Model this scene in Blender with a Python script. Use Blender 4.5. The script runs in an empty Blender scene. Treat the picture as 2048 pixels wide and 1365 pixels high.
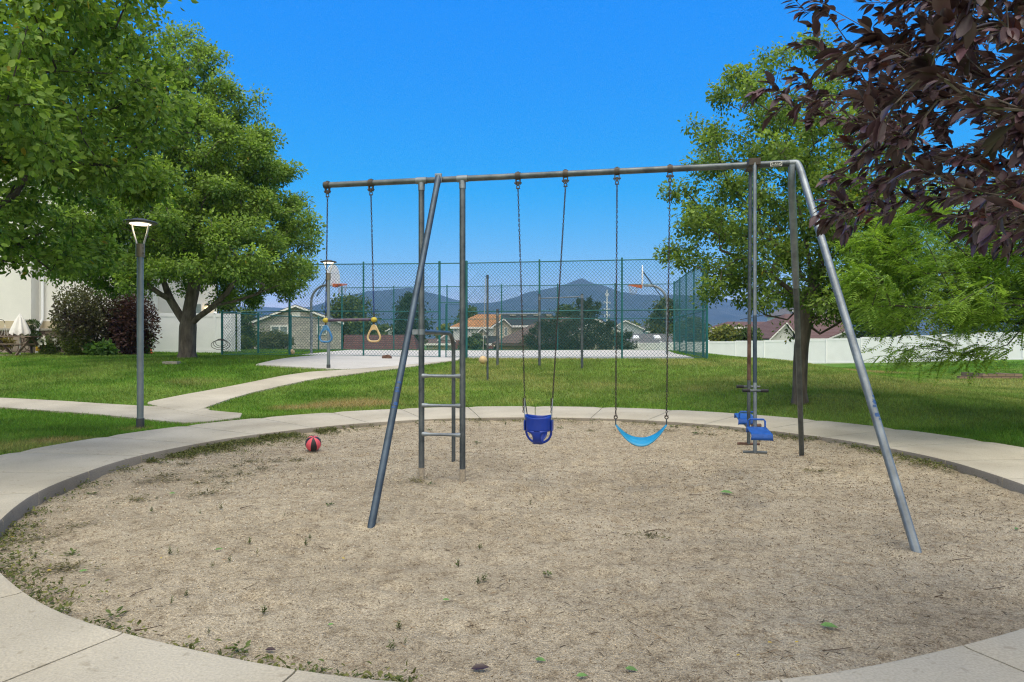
import bpy, bmesh, math, random
import numpy as np
from mathutils import Vector, Matrix

# ------------------------------------------------------------------ camera, sky, sun, exposure
S = bpy.context.scene
C = S.collection
CAMZ, FPX, CX, HY = 1.38, 1340.0, 1024.0, 685.0       # eye height, focal length and horizon of the 2048 px photograph
cd = bpy.data.cameras.new('camera')
cam = bpy.data.objects.new('camera', cd); C.objects.link(cam)
cd.sensor_width = 36.0; cd.lens = 36.0 * FPX / 2048.0
cd.shift_y = (HY - 682.5) / 2048.0
cd.clip_start = 0.05; cd.clip_end = 30000
cam.location = (0, 0, CAMZ); cam.rotation_euler = (math.radians(90), 0, 0)
S.camera = cam
S.view_settings.view_transform = 'Standard'; S.view_settings.look = 'None'
S.view_settings.exposure = 0.10; S.view_settings.gamma = 1.0
S.cycles.max_bounces = 8; S.cycles.transparent_max_bounces = 16
S.cycles.diffuse_bounces = 4; S.cycles.glossy_bounces = 3; S.cycles.transmission_bounces = 4
S.cycles.use_denoising = True; S.cycles.denoising_prefilter = 'NONE'; S.cycles.denoising_input_passes = 'RGB_ALBEDO_NORMAL'
S.cycles.use_adaptive_sampling = True; S.cycles.adaptive_threshold = 0.006
S.cycles.caustics_reflective = False; S.cycles.caustics_refractive = False
S.cycles.sample_clamp_indirect = 4.0
S.cycles.pixel_filter_type = 'BLACKMAN_HARRIS'; S.cycles.filter_width = 1.2

SUN_EL, SUN_AZ = math.radians(70), math.radians(172)   # high, behind the camera, clockwise from +Y
wd = bpy.data.worlds.new('World'); S.world = wd; wd.use_nodes = True
nt = wd.node_tree; nt.nodes.clear()
def wn(t, **k):
    n = nt.nodes.new(t)
    for a, b in k.items(): setattr(n, a, b)
    return n
sky = wn('ShaderNodeTexSky', sky_type='NISHITA', sun_disc=False)
sky.sun_elevation = SUN_EL; sky.sun_rotation = SUN_AZ
sky.altitude = 1400; sky.air_density = 1.0; sky.dust_density = 0.3; sky.ozone_density = 4.0
hsv = wn('ShaderNodeHueSaturation'); hsv.inputs['Saturation'].default_value = 1.42; hsv.inputs['Value'].default_value = 1.0
hsv.inputs['Hue'].default_value = 0.497
tint = wn('ShaderNodeMixRGB', blend_type='MULTIPLY'); tint.inputs[0].default_value = 1.0
tint.inputs[2].default_value = (0.80, 0.90, 1.0, 1)
tc = wn('ShaderNodeTexCoord'); sep = wn('ShaderNodeSeparateXYZ')
noi = wn('ShaderNodeTexNoise'); noi.inputs['Scale'].default_value = 2.6; noi.inputs['Detail'].default_value = 5
nt.links.new(tc.outputs['Generated'], sep.inputs[0]); nt.links.new(tc.outputs['Generated'], noi.inputs['Vector'])
def mth(op, a, b):
    n = wn('ShaderNodeMath', operation=op)
    for i, v in enumerate((a, b)):
        if isinstance(v, (int, float)): n.inputs[i].default_value = v
        else: nt.links.new(v, n.inputs[i])
    return n.outputs[0]
# a bank of bright cloud overhead and behind the photographer (open blue sky ahead of the lens)
cv = mth('ADD', mth('SUBTRACT', mth('MULTIPLY', sep.outputs['Z'], 0.95), mth('MULTIPLY', sep.outputs['Y'], 0.6)),
         mth('MULTIPLY', mth('SUBTRACT', noi.outputs['Fac'], 0.5), 0.5))
mr = wn('ShaderNodeMapRange', interpolation_type='SMOOTHSTEP')
mr.inputs['From Min'].default_value = 0.35; mr.inputs['From Max'].default_value = 0.75
nt.links.new(cv, mr.inputs['Value'])
bg1 = wn('ShaderNodeBackground'); bg1.inputs['Strength'].default_value = 0.15
bg2 = wn('ShaderNodeBackground'); bg2.inputs['Color'].default_value = (1.0, 0.95, 0.86, 1); bg2.inputs['Strength'].default_value = 1.95
mix = wn('ShaderNodeMixShader'); out = wn('ShaderNodeOutputWorld')
nt.links.new(sky.outputs[0], hsv.inputs['Color']); nt.links.new(hsv.outputs[0], tint.inputs[1])
# deepen the clear blue: per channel response of the photograph's vivid sky
ss = wn('ShaderNodeSeparateColor'); sc_ = wn('ShaderNodeCombineColor'); nt.links.new(tint.outputs[0], ss.inputs[0])
K = 0.15
nt.links.new(mth('MAXIMUM', mth('SUBTRACT', mth('MULTIPLY', ss.outputs[0], 1.75), 0.059 / K), 0.0), sc_.inputs[0])
nt.links.new(mth('MULTIPLY', mth('POWER', mth('MULTIPLY', ss.outputs[1], K), 0.60), 0.86 / K), sc_.inputs[1])
nt.links.new(mth('MULTIPLY', mth('POWER', mth('MULTIPLY', ss.outputs[2], K), 0.05), 0.97 / K), sc_.inputs[2])
nt.links.new(sc_.outputs[0], bg1.inputs['Color'])
nt.links.new(mr.outputs[0], mix.inputs[0]); nt.links.new(bg1.outputs[0], mix.inputs[1]); nt.links.new(bg2.outputs[0], mix.inputs[2])
nt.links.new(mix.outputs[0], out.inputs['Surface'])

sl = bpy.data.lights.new('sun', 'SUN'); sl.energy = 1.5; sl.angle = math.radians(32); sl.color = (1.0, 0.93, 0.82)
sun = bpy.data.objects.new('sun', sl); C.objects.link(sun)
sd = Vector((math.sin(SUN_AZ) * math.cos(SUN_EL), math.cos(SUN_AZ) * math.cos(SUN_EL), math.sin(SUN_EL)))
sun.rotation_euler = sd.to_track_quat('Z', 'Y').to_euler()

# ------------------------------------------------------------------ helpers
rng = np.random.default_rng(7)
random.seed(7)
def W(px, py, Y):                      # a point of the photograph at depth Y
    return Vector(((px - CX) / FPX * Y, Y, CAMZ - (py - HY) / FPX * Y))
def WX(px, Y): return (px - CX) / FPX * Y
def WZ(py, Y): return CAMZ - (py - HY) / FPX * Y

def tag(o, label=None, cat=None, group=None, kind=None):
    if label: o['label'] = label
    if cat: o['category'] = cat
    if group: o['group'] = group
    if kind: o['kind'] = kind
    return o
def thing(name, label, cat, loc=(0, 0, 0), group=None):
    o = bpy.data.objects.new(name, None); C.objects.link(o); o.location = loc; o.empty_display_size = 0.2
    return tag(o, label, cat, group)
def link(name, me, parent=None, mat=None):
    o = bpy.data.objects.new(name, me); C.objects.link(o)
    if mat is not None: me.materials.append(mat)
    if parent is not None:
        o.parent = parent
        o.matrix_parent_inverse = Matrix.Translation(-parent.location) if parent.type == 'EMPTY' else Matrix.Identity(4)
    return o
def copy_tree(o, parent=None):
    c = o.copy(); C.objects.link(c)
    if parent is not None: c.parent = parent
    for ch in list(o.children): copy_tree(ch, c)
    return c

class MB:
    def __init__(s): s.v = []; s.f = []
    def add(s, vs, fs):
        b = len(s.v); s.v.extend([tuple(x) for x in vs]); s.f.extend([tuple(i + b for i in f) for f in fs]); return s
    def box(s, lo, hi):
        x0, y0, z0 = lo; x1, y1, z1 = hi
        return s.add([(x0, y0, z0), (x1, y0, z0), (x1, y1, z0), (x0, y1, z0), (x0, y0, z1), (x1, y0, z1), (x1, y1, z1), (x0, y1, z1)],
                     [(0, 3, 2, 1), (4, 5, 6, 7), (0, 1, 5, 4), (1, 2, 6, 5), (2, 3, 7, 6), (3, 0, 4, 7)])
    def obox(s, c, ax, ay, az, hx, hy, hz):            # oriented box
        c = Vector(c); ax = Vector(ax).normalized() * hx; ay = Vector(ay).normalized() * hy; az = Vector(az).normalized() * hz
        vs = [c + i * ax + j * ay + k * az for k in (-1, 1) for (i, j) in ((-1, -1), (1, -1), (1, 1), (-1, 1))]
        return s.add(vs, [(0, 3, 2, 1), (4, 5, 6, 7), (0, 1, 5, 4), (1, 2, 6, 5), (2, 3, 7, 6), (3, 0, 4, 7)])
    def tube(s, pts, r, n=10, caps=True, closed=False, flat=None):
        pts = [Vector(p) for p in pts]; m = len(pts)
        rs = list(r) if hasattr(r, '__len__') else [r] * m
        up = None; rings = []
        for i, p in enumerate(pts):
            if closed: t = pts[(i + 1) % m] - pts[i - 1]
            else: t = pts[min(i + 1, m - 1)] - pts[max(i - 1, 0)]
            if t.length < 1e-9: t = Vector((0, 0, 1))
            t.normalize()
            if up is None:
                a = Vector((0, 0, 1)) if abs(t.z) < 0.9 else Vector((1, 0, 0))
                up = (a - t * a.dot(t)).normalized()
            else:
                up = up - t * up.dot(t)
                up = up.normalized() if up.length > 1e-6 else t.orthogonal().normalized()
            sd_ = t.cross(up)
            fl = flat if flat else (1, 1)
            rings.append([p + (up * math.cos(2 * math.pi * k / n) * fl[0] + sd_ * math.sin(2 * math.pi * k / n) * fl[1]) * rs[i] for k in range(n)])
        vs = [q for rg in rings for q in rg]; fs = []
        for i in range(m if closed else m - 1):
            a, b = i * n, ((i + 1) % m) * n
            for k in range(n): fs.append((a + k, a + (k + 1) % n, b + (k + 1) % n, b + k))
        if caps and not closed:
            fs.append(tuple(range(n - 1, -1, -1))); fs.append(tuple((m - 1) * n + k for k in range(n)))
        return s.add(vs, fs)
    def lathe(s, c, prof, n=24, caps=True):            # profile (r, z) about the vertical through c
        c = Vector(c); vs = []; fs = []
        for (r, z) in prof:
            for k in range(n):
                a = 2 * math.pi * k / n; vs.append(c + Vector((r * math.cos(a), r * math.sin(a), z)))
        for i in range(len(prof) - 1):
            for k in range(n): fs.append((i * n + k, i * n + (k + 1) % n, (i + 1) * n + (k + 1) % n, (i + 1) * n + k))
        if caps:
            fs.append(tuple(range(n - 1, -1, -1))); fs.append(tuple((len(prof) - 1) * n + k for k in range(n)))
        return s.add(vs, fs)
    def grid(s, P):                                    # P[i][j] points
        n, m = len(P), len(P[0])
        return s.add([q for row in P for q in row], [(i * m + j, i * m + j + 1, (i + 1) * m + j + 1, (i + 1) * m + j) for i in range(n - 1) for j in range(m - 1)])
    def prism(s, poly, a, b):                          # extrude a list of points along vectors a..b
        n = len(poly); A = [Vector(p) + Vector(a) for p in poly]; B = [Vector(p) + Vector(b) for p in poly]
        return s.add(A + B, [tuple(range(n - 1, -1, -1)), tuple(range(n, 2 * n))] + [(i, (i + 1) % n, n + (i + 1) % n, n + i) for i in range(n)])
    def build(s, name, mat, parent=None, smooth=False, bevel=0.0):
        me = bpy.data.meshes.new(name); me.from_pydata(s.v, [], s.f)
        bm = bmesh.new(); bm.from_mesh(me); bmesh.ops.recalc_face_normals(bm, faces=bm.faces)
        if bevel: bmesh.ops.bevel(bm, geom=[e for e in bm.edges], offset=bevel, segments=2, affect='EDGES', profile=0.6, clamp_overlap=True)
        bm.to_mesh(me); bm.free()
        if smooth:
            me.polygons.foreach_set('use_smooth', [True] * len(me.polygons))
            try: me.set_sharp_from_angle(angle=math.radians(40))
            except Exception: pass
        return link(name, me, parent, mat)

def np_mesh(name, verts, faces, mat, parent=None, col=None, smooth=False):
    """verts (N,3); faces (M,k) all of k corners; col (N,3) per vertex"""
    me = bpy.data.meshes.new(name)
    N, (M, k) = len(verts), faces.shape
    me.vertices.add(N); me.vertices.foreach_set('co', np.ascontiguousarray(verts, np.float32).ravel())
    me.loops.add(M * k); me.loops.foreach_set('vertex_index', np.ascontiguousarray(faces, np.int32).ravel())
    me.polygons.add(M); me.polygons.foreach_set('loop_start', np.arange(0, M * k, k, dtype=np.int32))
    if smooth: me.polygons.foreach_set('use_smooth', np.ones(M, bool))
    if col is not None:
        a = me.color_attributes.new('Col', 'FLOAT_COLOR', 'POINT')
        c4 = np.ones((N, 4), np.float32); c4[:, :3] = col; a.data.foreach_set('color', c4.ravel())
    me.update(calc_edges=True); me.validate()
    return link(name, me, parent, mat)

_perm = np.random.default_rng(3).random((256, 256))
def vnoise(x, y):
    xi = np.floor(x).astype(int); yi = np.floor(y).astype(int); fx = x - xi; fy = y - yi
    fx = fx * fx * (3 - 2 * fx); fy = fy * fy * (3 - 2 * fy)
    g = lambda a, b: _perm[a % 256, b % 256]
    return (g(xi, yi) * (1 - fx) + g(xi + 1, yi) * fx) * (1 - fy) + (g(xi, yi + 1) * (1 - fx) + g(xi + 1, yi + 1) * fx) * fy
def fbm(x, y, o=4):
    s, a, t = 0, 1.0, 0
    for i in range(o): s = s + a * vnoise(x * 2 ** i + 17 * i, y * 2 ** i + 31 * i); t += a; a *= 0.5
    return s / t

# ------------------------------------------------------------------ materials
def mat(name, base, rough=0.6, metal=0.0, var=0.0, scale=8.0, bump=0.0, bscale=None, base2=None, spec=0.5, attr=False, transl=0.0, stretch=None, detail=5):
    m = bpy.data.materials.new(name); m.use_nodes = True; t = m.node_tree; N = t.nodes; L = t.links
    b = N['Principled BSDF']; b.inputs['Roughness'].default_value = rough; b.inputs['Metallic'].default_value = metal
    b.inputs['Specular IOR Level'].default_value = spec
    b.inputs['Base Color'].default_value = (*base, 1)
    co = N.new('ShaderNodeTexCoord'); vec = co.outputs['Object']
    if stretch:
        mp = N.new('ShaderNodeMapping'); mp.inputs['Scale'].default_value = stretch; L.new(vec, mp.inputs[0]); vec = mp.outputs[0]
    col = None
    if attr:
        a = N.new('ShaderNodeVertexColor'); a.layer_name = 'Col'; col = a.outputs[0]
    if var or base2:
        n = N.new('ShaderNodeTexNoise'); n.inputs['Scale'].default_value = scale; n.inputs['Detail'].default_value = detail; n.inputs['Roughness'].default_value = 0.65
        L.new(vec, n.inputs['Vector'])
        r = N.new('ShaderNodeValToRGB'); r.color_ramp.elements[0].position = 0.32; r.color_ramp.elements[1].position = 0.68
        if attr: c1, c2 = (1 - var,) * 3, (1 + var,) * 3
        else:
            c1 = tuple(c * (1 - var) for c in base); c2 = base2 if base2 else tuple(min(1, c * (1 + var)) for c in base)
        r.color_ramp.elements[0].color = (*c1, 1); r.color_ramp.elements[1].color = (*c2, 1)
        L.new(n.outputs['Fac'], r.inputs[0])
        if attr:
            mx = N.new('ShaderNodeMixRGB'); mx.blend_type = 'MULTIPLY'; mx.inputs[0].default_value = 1
            L.new(col, mx.inputs[1]); L.new(r.outputs[0], mx.inputs[2]); col = mx.outputs[0]
        else: col = r.outputs[0]
    if col is not None: L.new(col, b.inputs['Base Color'])
    if bump:
        n2 = N.new('ShaderNodeTexNoise'); n2.inputs['Scale'].default_value = bscale or scale * 4; n2.inputs['Detail'].default_value = 4
        L.new(vec, n2.inputs['Vector'])
        bp = N.new('ShaderNodeBump'); bp.inputs['Strength'].default_value = 1.0; bp.inputs['Distance'].default_value = bump
        L.new(n2.outputs['Fac'], bp.inputs['Height']); L.new(bp.outputs[0], b.inputs['Normal'])
    if transl:
        tr = N.new('ShaderNodeBsdfTranslucent'); ms = N.new('ShaderNodeMixShader'); ms.inputs[0].default_value = transl
        if col is not None:
            g = N.new('ShaderNodeMixRGB'); g.blend_type = 'MULTIPLY'; g.inputs[0].default_value = 1; g.inputs[2].default_value = (1.5, 1.55, 0.75, 1)
            L.new(col, g.inputs[1]); L.new(g.outputs[0], tr.inputs['Color'])
        else: tr.inputs['Color'].default_value = (*base, 1)
        L.new(b.outputs[0], ms.inputs[1]); L.new(tr.outputs[0], ms.inputs[2]); L.new(ms.outputs[0], N['Material Output'].inputs['Surface'])
    return m
def emis(name, colr, strength):
    m = bpy.data.materials.new(name); m.use_nodes = True; b = m.node_tree.nodes['Principled BSDF']
    b.inputs['Base Color'].default_value = (*colr, 1); b.inputs['Emission Color'].default_value = (*colr, 1); b.inputs['Emission Strength'].default_value = strength
    return m
M = {}
M['steel'] = mat('galvanised steel', (0.085, 0.105, 0.118), 0.42, 0.7, 0.3, 5, 0.0006, 60, base2=(0.165, 0.185, 0.195))
M['steel_light'] = mat('bright galvanised steel', (0.22, 0.25, 0.275), 0.45, 0.65, 0.3, 6, 0.0005, 60)
M['steel_dark'] = mat('weathered dark steel', (0.06, 0.085, 0.115), 0.45, 0.6, 0.3, 5, 0.0006, 70)
M['lamp_pole'] = mat('painted grey pole', (0.20, 0.235, 0.25), 0.45, 0.35, 0.12, 3)
M['lamp_head'] = mat('dark lamp casting', (0.055, 0.06, 0.062), 0.5, 0.2, 0.2, 8)
M['lamp_arm'] = mat('pale lamp bracket', (0.42, 0.42, 0.39), 0.45, 0.2, 0.1, 6)
M['lamp_collar'] = mat('bronze collar', (0.20, 0.17, 0.12), 0.5, 0.3, 0.15, 9)
M['lamp_glow'] = emis('lit lamp lens', (1.0, 0.84, 0.60), 2.2)
M['bulb_glow'] = emis('lit porch bulb', (1.0, 0.70, 0.32), 4.0)
M['chain'] = mat('brown rusty chain', (0.05, 0.045, 0.045), 0.55, 0.6, 0.4, 30, base2=(0.095, 0.07, 0.06))
M['blue_chain'] = mat('blue painted chain', (0.012, 0.045, 0.20), 0.5, 0.1, 0.4, 40)
M['rust'] = mat('rusted steel', (0.12, 0.055, 0.035), 0.7, 0.3, 0.4, 14, base2=(0.2, 0.12, 0.09))
M['bracket'] = mat('brown bracket', (0.075, 0.062, 0.05), 0.6, 0.4, 0.3, 20)
M['blue_plastic'] = mat('deep blue plastic', (0.006, 0.035, 0.30), 0.35, 0, 0.12, 8)
M['blue_seat'] = mat('worn blue seat', (0.012, 0.085, 0.36), 0.45, 0, 0.25, 16)
M['belt'] = mat('light blue belt', (0.012, 0.25, 0.47), 0.45, 0, 0.15, 14)
M['yellow_ball'] = mat('yellow end cap', (0.45, 0.36, 0.035), 0.45, 0, 0.2, 20)
M['trapeze'] = mat('worn trapeze bar', (0.012, 0.035, 0.12), 0.45, 0.3, 0, 9, base2=(0.19, 0.11, 0.09))
M['ring_cream'] = mat('cream ring', (0.60, 0.44, 0.22), 0.45, 0, 0.1, 12)
M['ring_blue'] = mat('blue painted ring', (0.015, 0.16, 0.45), 0.5, 0, 0.1, 22, base2=(0.10, 0.28, 0.45))
M['black_rubber'] = mat('black rubber grip', (0.012, 0.012, 0.013), 0.7, 0, 0.2, 20)
M['fence_green'] = mat('teal powder coat', (0.008, 0.115, 0.115), 0.42, 0.1, 0.2, 6)
M['fence_wire'] = mat('teal coated wire', (0.02, 0.10, 0.11), 0.5, 0.1)
M['white_vinyl'] = mat('white vinyl', (0.79, 0.81, 0.83), 0.4, 0, 0.04, 1.2)
M['white_paint'] = mat('white paint', (0.74, 0.74, 0.72), 0.5, 0, 0.07, 4)
M['hoop_orange'] = mat('orange hoop', (0.62, 0.14, 0.04), 0.5, 0, 0.15, 9)
M['net'] = mat('hoop net cord', (0.35, 0.34, 0.33), 0.8)
M['glass'] = mat('window glass', (0.03, 0.045, 0.05), 0.08, 0, 0.3, 2, spec=0.8)
M['curtain_glass'] = mat('curtained window', (0.22, 0.27, 0.27), 0.15, 0, 0.2, 3, spec=0.7)
M['bark'] = mat('tree bark', (0.085, 0.07, 0.055), 0.9, 0, 0.35, 9, 0.012, 22, base2=(0.16, 0.135, 0.11), stretch=(1, 1, 0.25))
M['bark_dark'] = mat('dark tree bark', (0.035, 0.03, 0.026), 0.9, 0, 0.35, 9, 0.01, 24, base2=(0.085, 0.075, 0.065), stretch=(1, 1, 0.25))
M['twig'] = mat('grey twig', (0.15, 0.12, 0.10), 0.8, 0, 0.3, 20)
M['leaf'] = mat('green leaf', (0.07, 0.12, 0.03), 0.55, attr=True, transl=0.40, spec=0.3)
M['leaf_far'] = mat('far green leaf', (0.07, 0.12, 0.03), 0.7, attr=True, transl=0.2, spec=0.2)
M['leaf_purple'] = mat('purple leaf', (0.04, 0.015, 0.02), 0.40, attr=True, transl=0.12, spec=0.55)
M['grass'] = mat('grass blade', (0.05, 0.1, 0.02), 0.65, attr=True, transl=0.25, spec=0.2)
M['lawn'] = mat('lawn soil and thatch', (0.05, 0.1, 0.02), 0.95, attr=True, var=0.45, scale=14, bump=0.02, bscale=40, spec=0.1)
M['mountain'] = mat('scrubby mountain side', (0.022, 0.036, 0.030), 0.95, 0, 0.35, 0.012, base2=(0.05, 0.058, 0.045), spec=0.1)

def concrete(name, c, stain=0.25):
    m = mat(name, c, 0.85, 0, 0, 1, spec=0.25); t = m.node_tree; N = t.nodes; L = t.links; b = N['Principled BSDF']
    co = N.new('ShaderNodeTexCoord')
    big = N.new('ShaderNodeTexNoise'); big.inputs['Scale'].default_value = 0.9; big.inputs['Detail'].default_value = 6
    sm = N.new('ShaderNodeTexNoise'); sm.inputs['Scale'].default_value = 90; sm.inputs['Detail'].default_value = 3
    spk = N.new('ShaderNodeTexNoise'); spk.inputs['Scale'].default_value = 17; spk.inputs['Detail'].default_value = 2
    for n in (big, sm, spk): L.new(co.outputs['Object'], n.inputs['Vector'])
    r = N.new('ShaderNodeValToRGB'); r.color_ramp.elements[0].position = 0.3; r.color_ramp.elements[1].position = 0.7
    r.color_ramp.elements[0].color = (c[0] * (1 - stain), c[1] * (1 - stain * 1.05), c[2] * (1 - stain * 1.15), 1); r.color_ramp.elements[1].color = (*[x * 1.08 for x in c], 1)
    L.new(big.outputs['Fac'], r.inputs[0])
    r2 = N.new('ShaderNodeValToRGB'); r2.color_ramp.elements[0].position = 0.35; r2.color_ramp.elements[0].color = (0.86, 0.86, 0.86, 1); r2.color_ramp.elements[1].position = 0.65; r2.color_ramp.elements[1].color = (1.05, 1.05, 1.05, 1)
    L.new(sm.outputs['Fac'], r2.inputs[0])
    r3 = N.new('ShaderNodeValToRGB'); r3.color_ramp.elements[0].position = 0.28; r3.color_ramp.elements[0].color = (0.6, 0.57, 0.52, 1); r3.color_ramp.elements[1].position = 0.36; r3.color_ramp.elements[1].color = (1, 1, 1, 1)
    L.new(spk.outputs['Fac'], r3.inputs[0])
    a = N.new('ShaderNodeMixRGB'); a.blend_type = 'MULTIPLY'; a.inputs[0].default_value = 1; L.new(r.outputs[0], a.inputs[1]); L.new(r2.outputs[0], a.inputs[2])
    a2 = N.new('ShaderNodeMixRGB'); a2.blend_type = 'MULTIPLY'; a2.inputs[0].default_value = 0.5; L.new(a.outputs[0], a2.inputs[1]); L.new(r3.outputs[0], a2.inputs[2])
    L.new(a2.outputs[0], b.inputs['Base Color'])
    bp = N.new('ShaderNodeBump'); bp.inputs['Distance'].default_value = 0.003; L.new(sm.outputs['Fac'], bp.inputs['Height']); L.new(bp.outputs[0], b.inputs['Normal'])
    return m
M['concrete'] = concrete('pavement concrete', (0.485, 0.445, 0.355))
M['court'] = concrete('court concrete', (0.53, 0.51, 0.47), 0.08)

def sand_mat():
    m = mat('coarse sand', (0.4, 0.32, 0.22), 0.95, 0, 0, 1, spec=0.15); t = m.node_tree; N = t.nodes; L = t.links; b = N['Principled BSDF']
    co = N.new('ShaderNodeTexCoord'); v = co.outputs['Object']
    g = N.new('ShaderNodeTexVoronoi'); g.inputs['Scale'].default_value = 150; L.new(v, g.inputs['Vector'])
    g2 = N.new('ShaderNodeTexVoronoi'); g2.inputs['Scale'].default_value = 55; L.new(v, g2.inputs['Vector'])
    big = N.new('ShaderNodeTexNoise'); big.inputs['Scale'].default_value = 1.1; big.inputs['Detail'].default_value = 7; big.inputs['Roughness'].default_value = 0.6; L.new(v, big.inputs['Vector'])
    mid = N.new('ShaderNodeTexNoise'); mid.inputs['Scale'].default_value = 9; mid.inputs['Detail'].default_value = 6; mid.inputs['Roughness'].default_value = 0.75; L.new(v, mid.inputs['Vector'])
    r = N.new('ShaderNodeValToRGB'); e = r.color_ramp.elements
    e[0].position = 0.28; e[0].color = (0.325, 0.276, 0.198, 1); e[1].position = 0.72; e[1].color = (0.49, 0.428, 0.318, 1); L.new(big.outputs['Fac'], r.inputs[0])
    sp = N.new('ShaderNodeSeparateColor'); L.new(g.outputs['Color'], sp.inputs[0])
    rg = N.new('ShaderNodeValToRGB'); e = rg.color_ramp.elements
    e[0].position = 0.0; e[0].color = (0.42, 0.38, 0.34, 1); e[1].position = 1.0; e[1].color = (1.5, 1.48, 1.45, 1); k = e.new(0.25); k.color = (0.85, 0.84, 0.82, 1); k = e.new(0.8); k.color = (1.1, 1.1, 1.1, 1)
    L.new(sp.outputs[0], rg.inputs[0])
    sp2 = N.new('ShaderNodeSeparateColor'); L.new(g2.outputs['Color'], sp2.inputs[0])
    rg2 = N.new('ShaderNodeValToRGB'); e = rg2.color_ramp.elements
    e[0].position = 0.0; e[0].color = (0.5, 0.44, 0.38, 1); e[1].position = 0.12; e[1].color = (1, 1, 1, 1); L.new(sp2.outputs[0], rg2.inputs[0])
    rm = N.new('ShaderNodeValToRGB'); e = rm.color_ramp.elements
    e[0].position = 0.33; e[0].color = (0.56, 0.52, 0.48, 1); e[1].position = 0.52; e[1].color = (1.06, 1.06, 1.06, 1); L.new(mid.outputs['Fac'], rm.inputs[0])
    prev = r.outputs[0]
    for q, fac in ((rg.outputs[0], 0.85), (rg2.outputs[0], 0.6), (rm.outputs[0], 0.8)):
        x = N.new('ShaderNodeMixRGB'); x.blend_type = 'MULTIPLY'; x.inputs[0].default_value = fac; L.new(prev, x.inputs[1]); L.new(q, x.inputs[2]); prev = x.outputs[0]
    L.new(prev, b.inputs['Base Color'])
    ad = N.new('ShaderNodeMath'); ad.operation = 'MULTIPLY_ADD'; ad.inputs[1].default_value = 6.0
    L.new(mid.outputs['Fac'], ad.inputs[0]); L.new(g.outputs['Distance'], ad.inputs[2])
    bp = N.new('ShaderNodeBump'); bp.inputs['Distance'].default_value = 0.006; L.new(ad.outputs[0], bp.inputs['Height']); L.new(bp.outputs[0], b.inputs['Normal'])
    return m
M['sand'] = sand_mat()

def brick_mat(name, c1, c2, mortar, sx, axis='XZ', bw=0.5, rh=0.25, ms=0.02):
    m = mat(name, c1, 0.9, spec=0.15); t = m.node_tree; N = t.nodes; L = t.links; b = N['Principled BSDF']
    co = N.new('ShaderNodeTexCoord'); sp = N.new('ShaderNodeSeparateXYZ'); cb = N.new('ShaderNodeCombineXYZ')
    L.new(co.outputs['Object'], sp.inputs[0])
    ad = N.new('ShaderNodeMath'); ad.operation = 'ADD'; L.new(sp.outputs['X'], ad.inputs[0]); L.new(sp.outputs['Y'], ad.inputs[1])
    L.new(ad.outputs[0], cb.inputs[0]); L.new(sp.outputs['Z'], cb.inputs[1])
    br = N.new('ShaderNodeTexBrick'); br.inputs['Scale'].default_value = sx; br.inputs['Color1'].default_value = (*c1, 1); br.inputs['Color2'].default_value = (*c2, 1); br.inputs['Mortar'].default_value = (*mortar, 1)
    br.inputs['Brick Width'].default_value = bw; br.inputs['Row Height'].default_value = rh; br.inputs['Mortar Size'].default_value = ms
    L.new(cb.outputs[0], br.inputs['Vector']); L.new(br.outputs['Color'], b.inputs['Base Color'])
    bp = N.new('ShaderNodeBump'); bp.inputs['Distance'].default_value = 0.01; bp.invert = True; L.new(br.outputs['Fac'], bp.inputs['Height']); L.new(bp.outputs[0], b.inputs['Normal'])
    return m
def stone_mat(name):
    m = mat(name, (0.2, 0.16, 0.13), 0.9, spec=0.15); t = m.node_tree; N = t.nodes; L = t.links; b = N['Principled BSDF']
    co = N.new('ShaderNodeTexCoord'); v = N.new('ShaderNodeTexVoronoi'); v.inputs['Scale'].default_value = 3.2; L.new(co.outputs['Object'], v.inputs['Vector'])
    ve = N.new('ShaderNodeTexVoronoi'); ve.feature = 'DISTANCE_TO_EDGE'; ve.inputs['Scale'].default_value = 3.2; L.new(co.outputs['Object'], ve.inputs['Vector'])
    sp = N.new('ShaderNodeSeparateColor'); L.new(v.outputs['Color'], sp.inputs[0])
    r = N.new('ShaderNodeValToRGB'); r.color_ramp.elements[0].color = (0.13, 0.095, 0.08, 1); r.color_ramp.elements[1].color = (0.30, 0.25, 0.21, 1); L.new(sp.outputs[0], r.inputs[0])
    e = N.new('ShaderNodeValToRGB'); e.color_ramp.elements[0].position = 0.01; e.color_ramp.elements[1].position = 0.06; e.color_ramp.elements[0].color = (0.25, 0.23, 0.2, 1); e.color_ramp.elements[1].color = (1, 1, 1, 1); L.new(ve.outputs['Distance'], e.inputs[0])
    x = N.new('ShaderNodeMixRGB'); x.blend_type = 'MULTIPLY'; x.inputs[0].default_value = 1; L.new(r.outputs[0], x.inputs[1]); L.new(e.outputs[0], x.inputs[2]); L.new(x.outputs[0], b.inputs['Base Color'])
    bp = N.new('ShaderNodeBump'); bp.inputs['Distance'].default_value = 0.03; L.new(e.outputs[0], bp.inputs['Height']); L.new(bp.outputs[0], b.inputs['Normal'])
    return m
M['stone'] = stone_mat('rubble stone')
M['stucco'] = mat('pale stucco', (0.72, 0.71, 0.68), 0.9, 0, 0.05, 0.7, 0.002, 90)
M['stucco_tan'] = mat('tan stucco', (0.47, 0.40, 0.28), 0.9, 0, 0.06, 2)
M['ledge'] = mat('stone ledge', (0.28, 0.26, 0.22), 0.9, 0, 0.2, 6)
M['grey_brick'] = brick_mat('pale grey brick', (0.52, 0.49, 0.44), (0.42, 0.39, 0.36), (0.30, 0.28, 0.26), 1.0, bw=0.42, rh=0.2, ms=0.018)
M['red_brick'] = brick_mat('red brick', (0.22, 0.07, 0.05), (0.17, 0.055, 0.045), (0.25, 0.2, 0.18), 1.0, bw=0.4, rh=0.15, ms=0.012)
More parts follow.
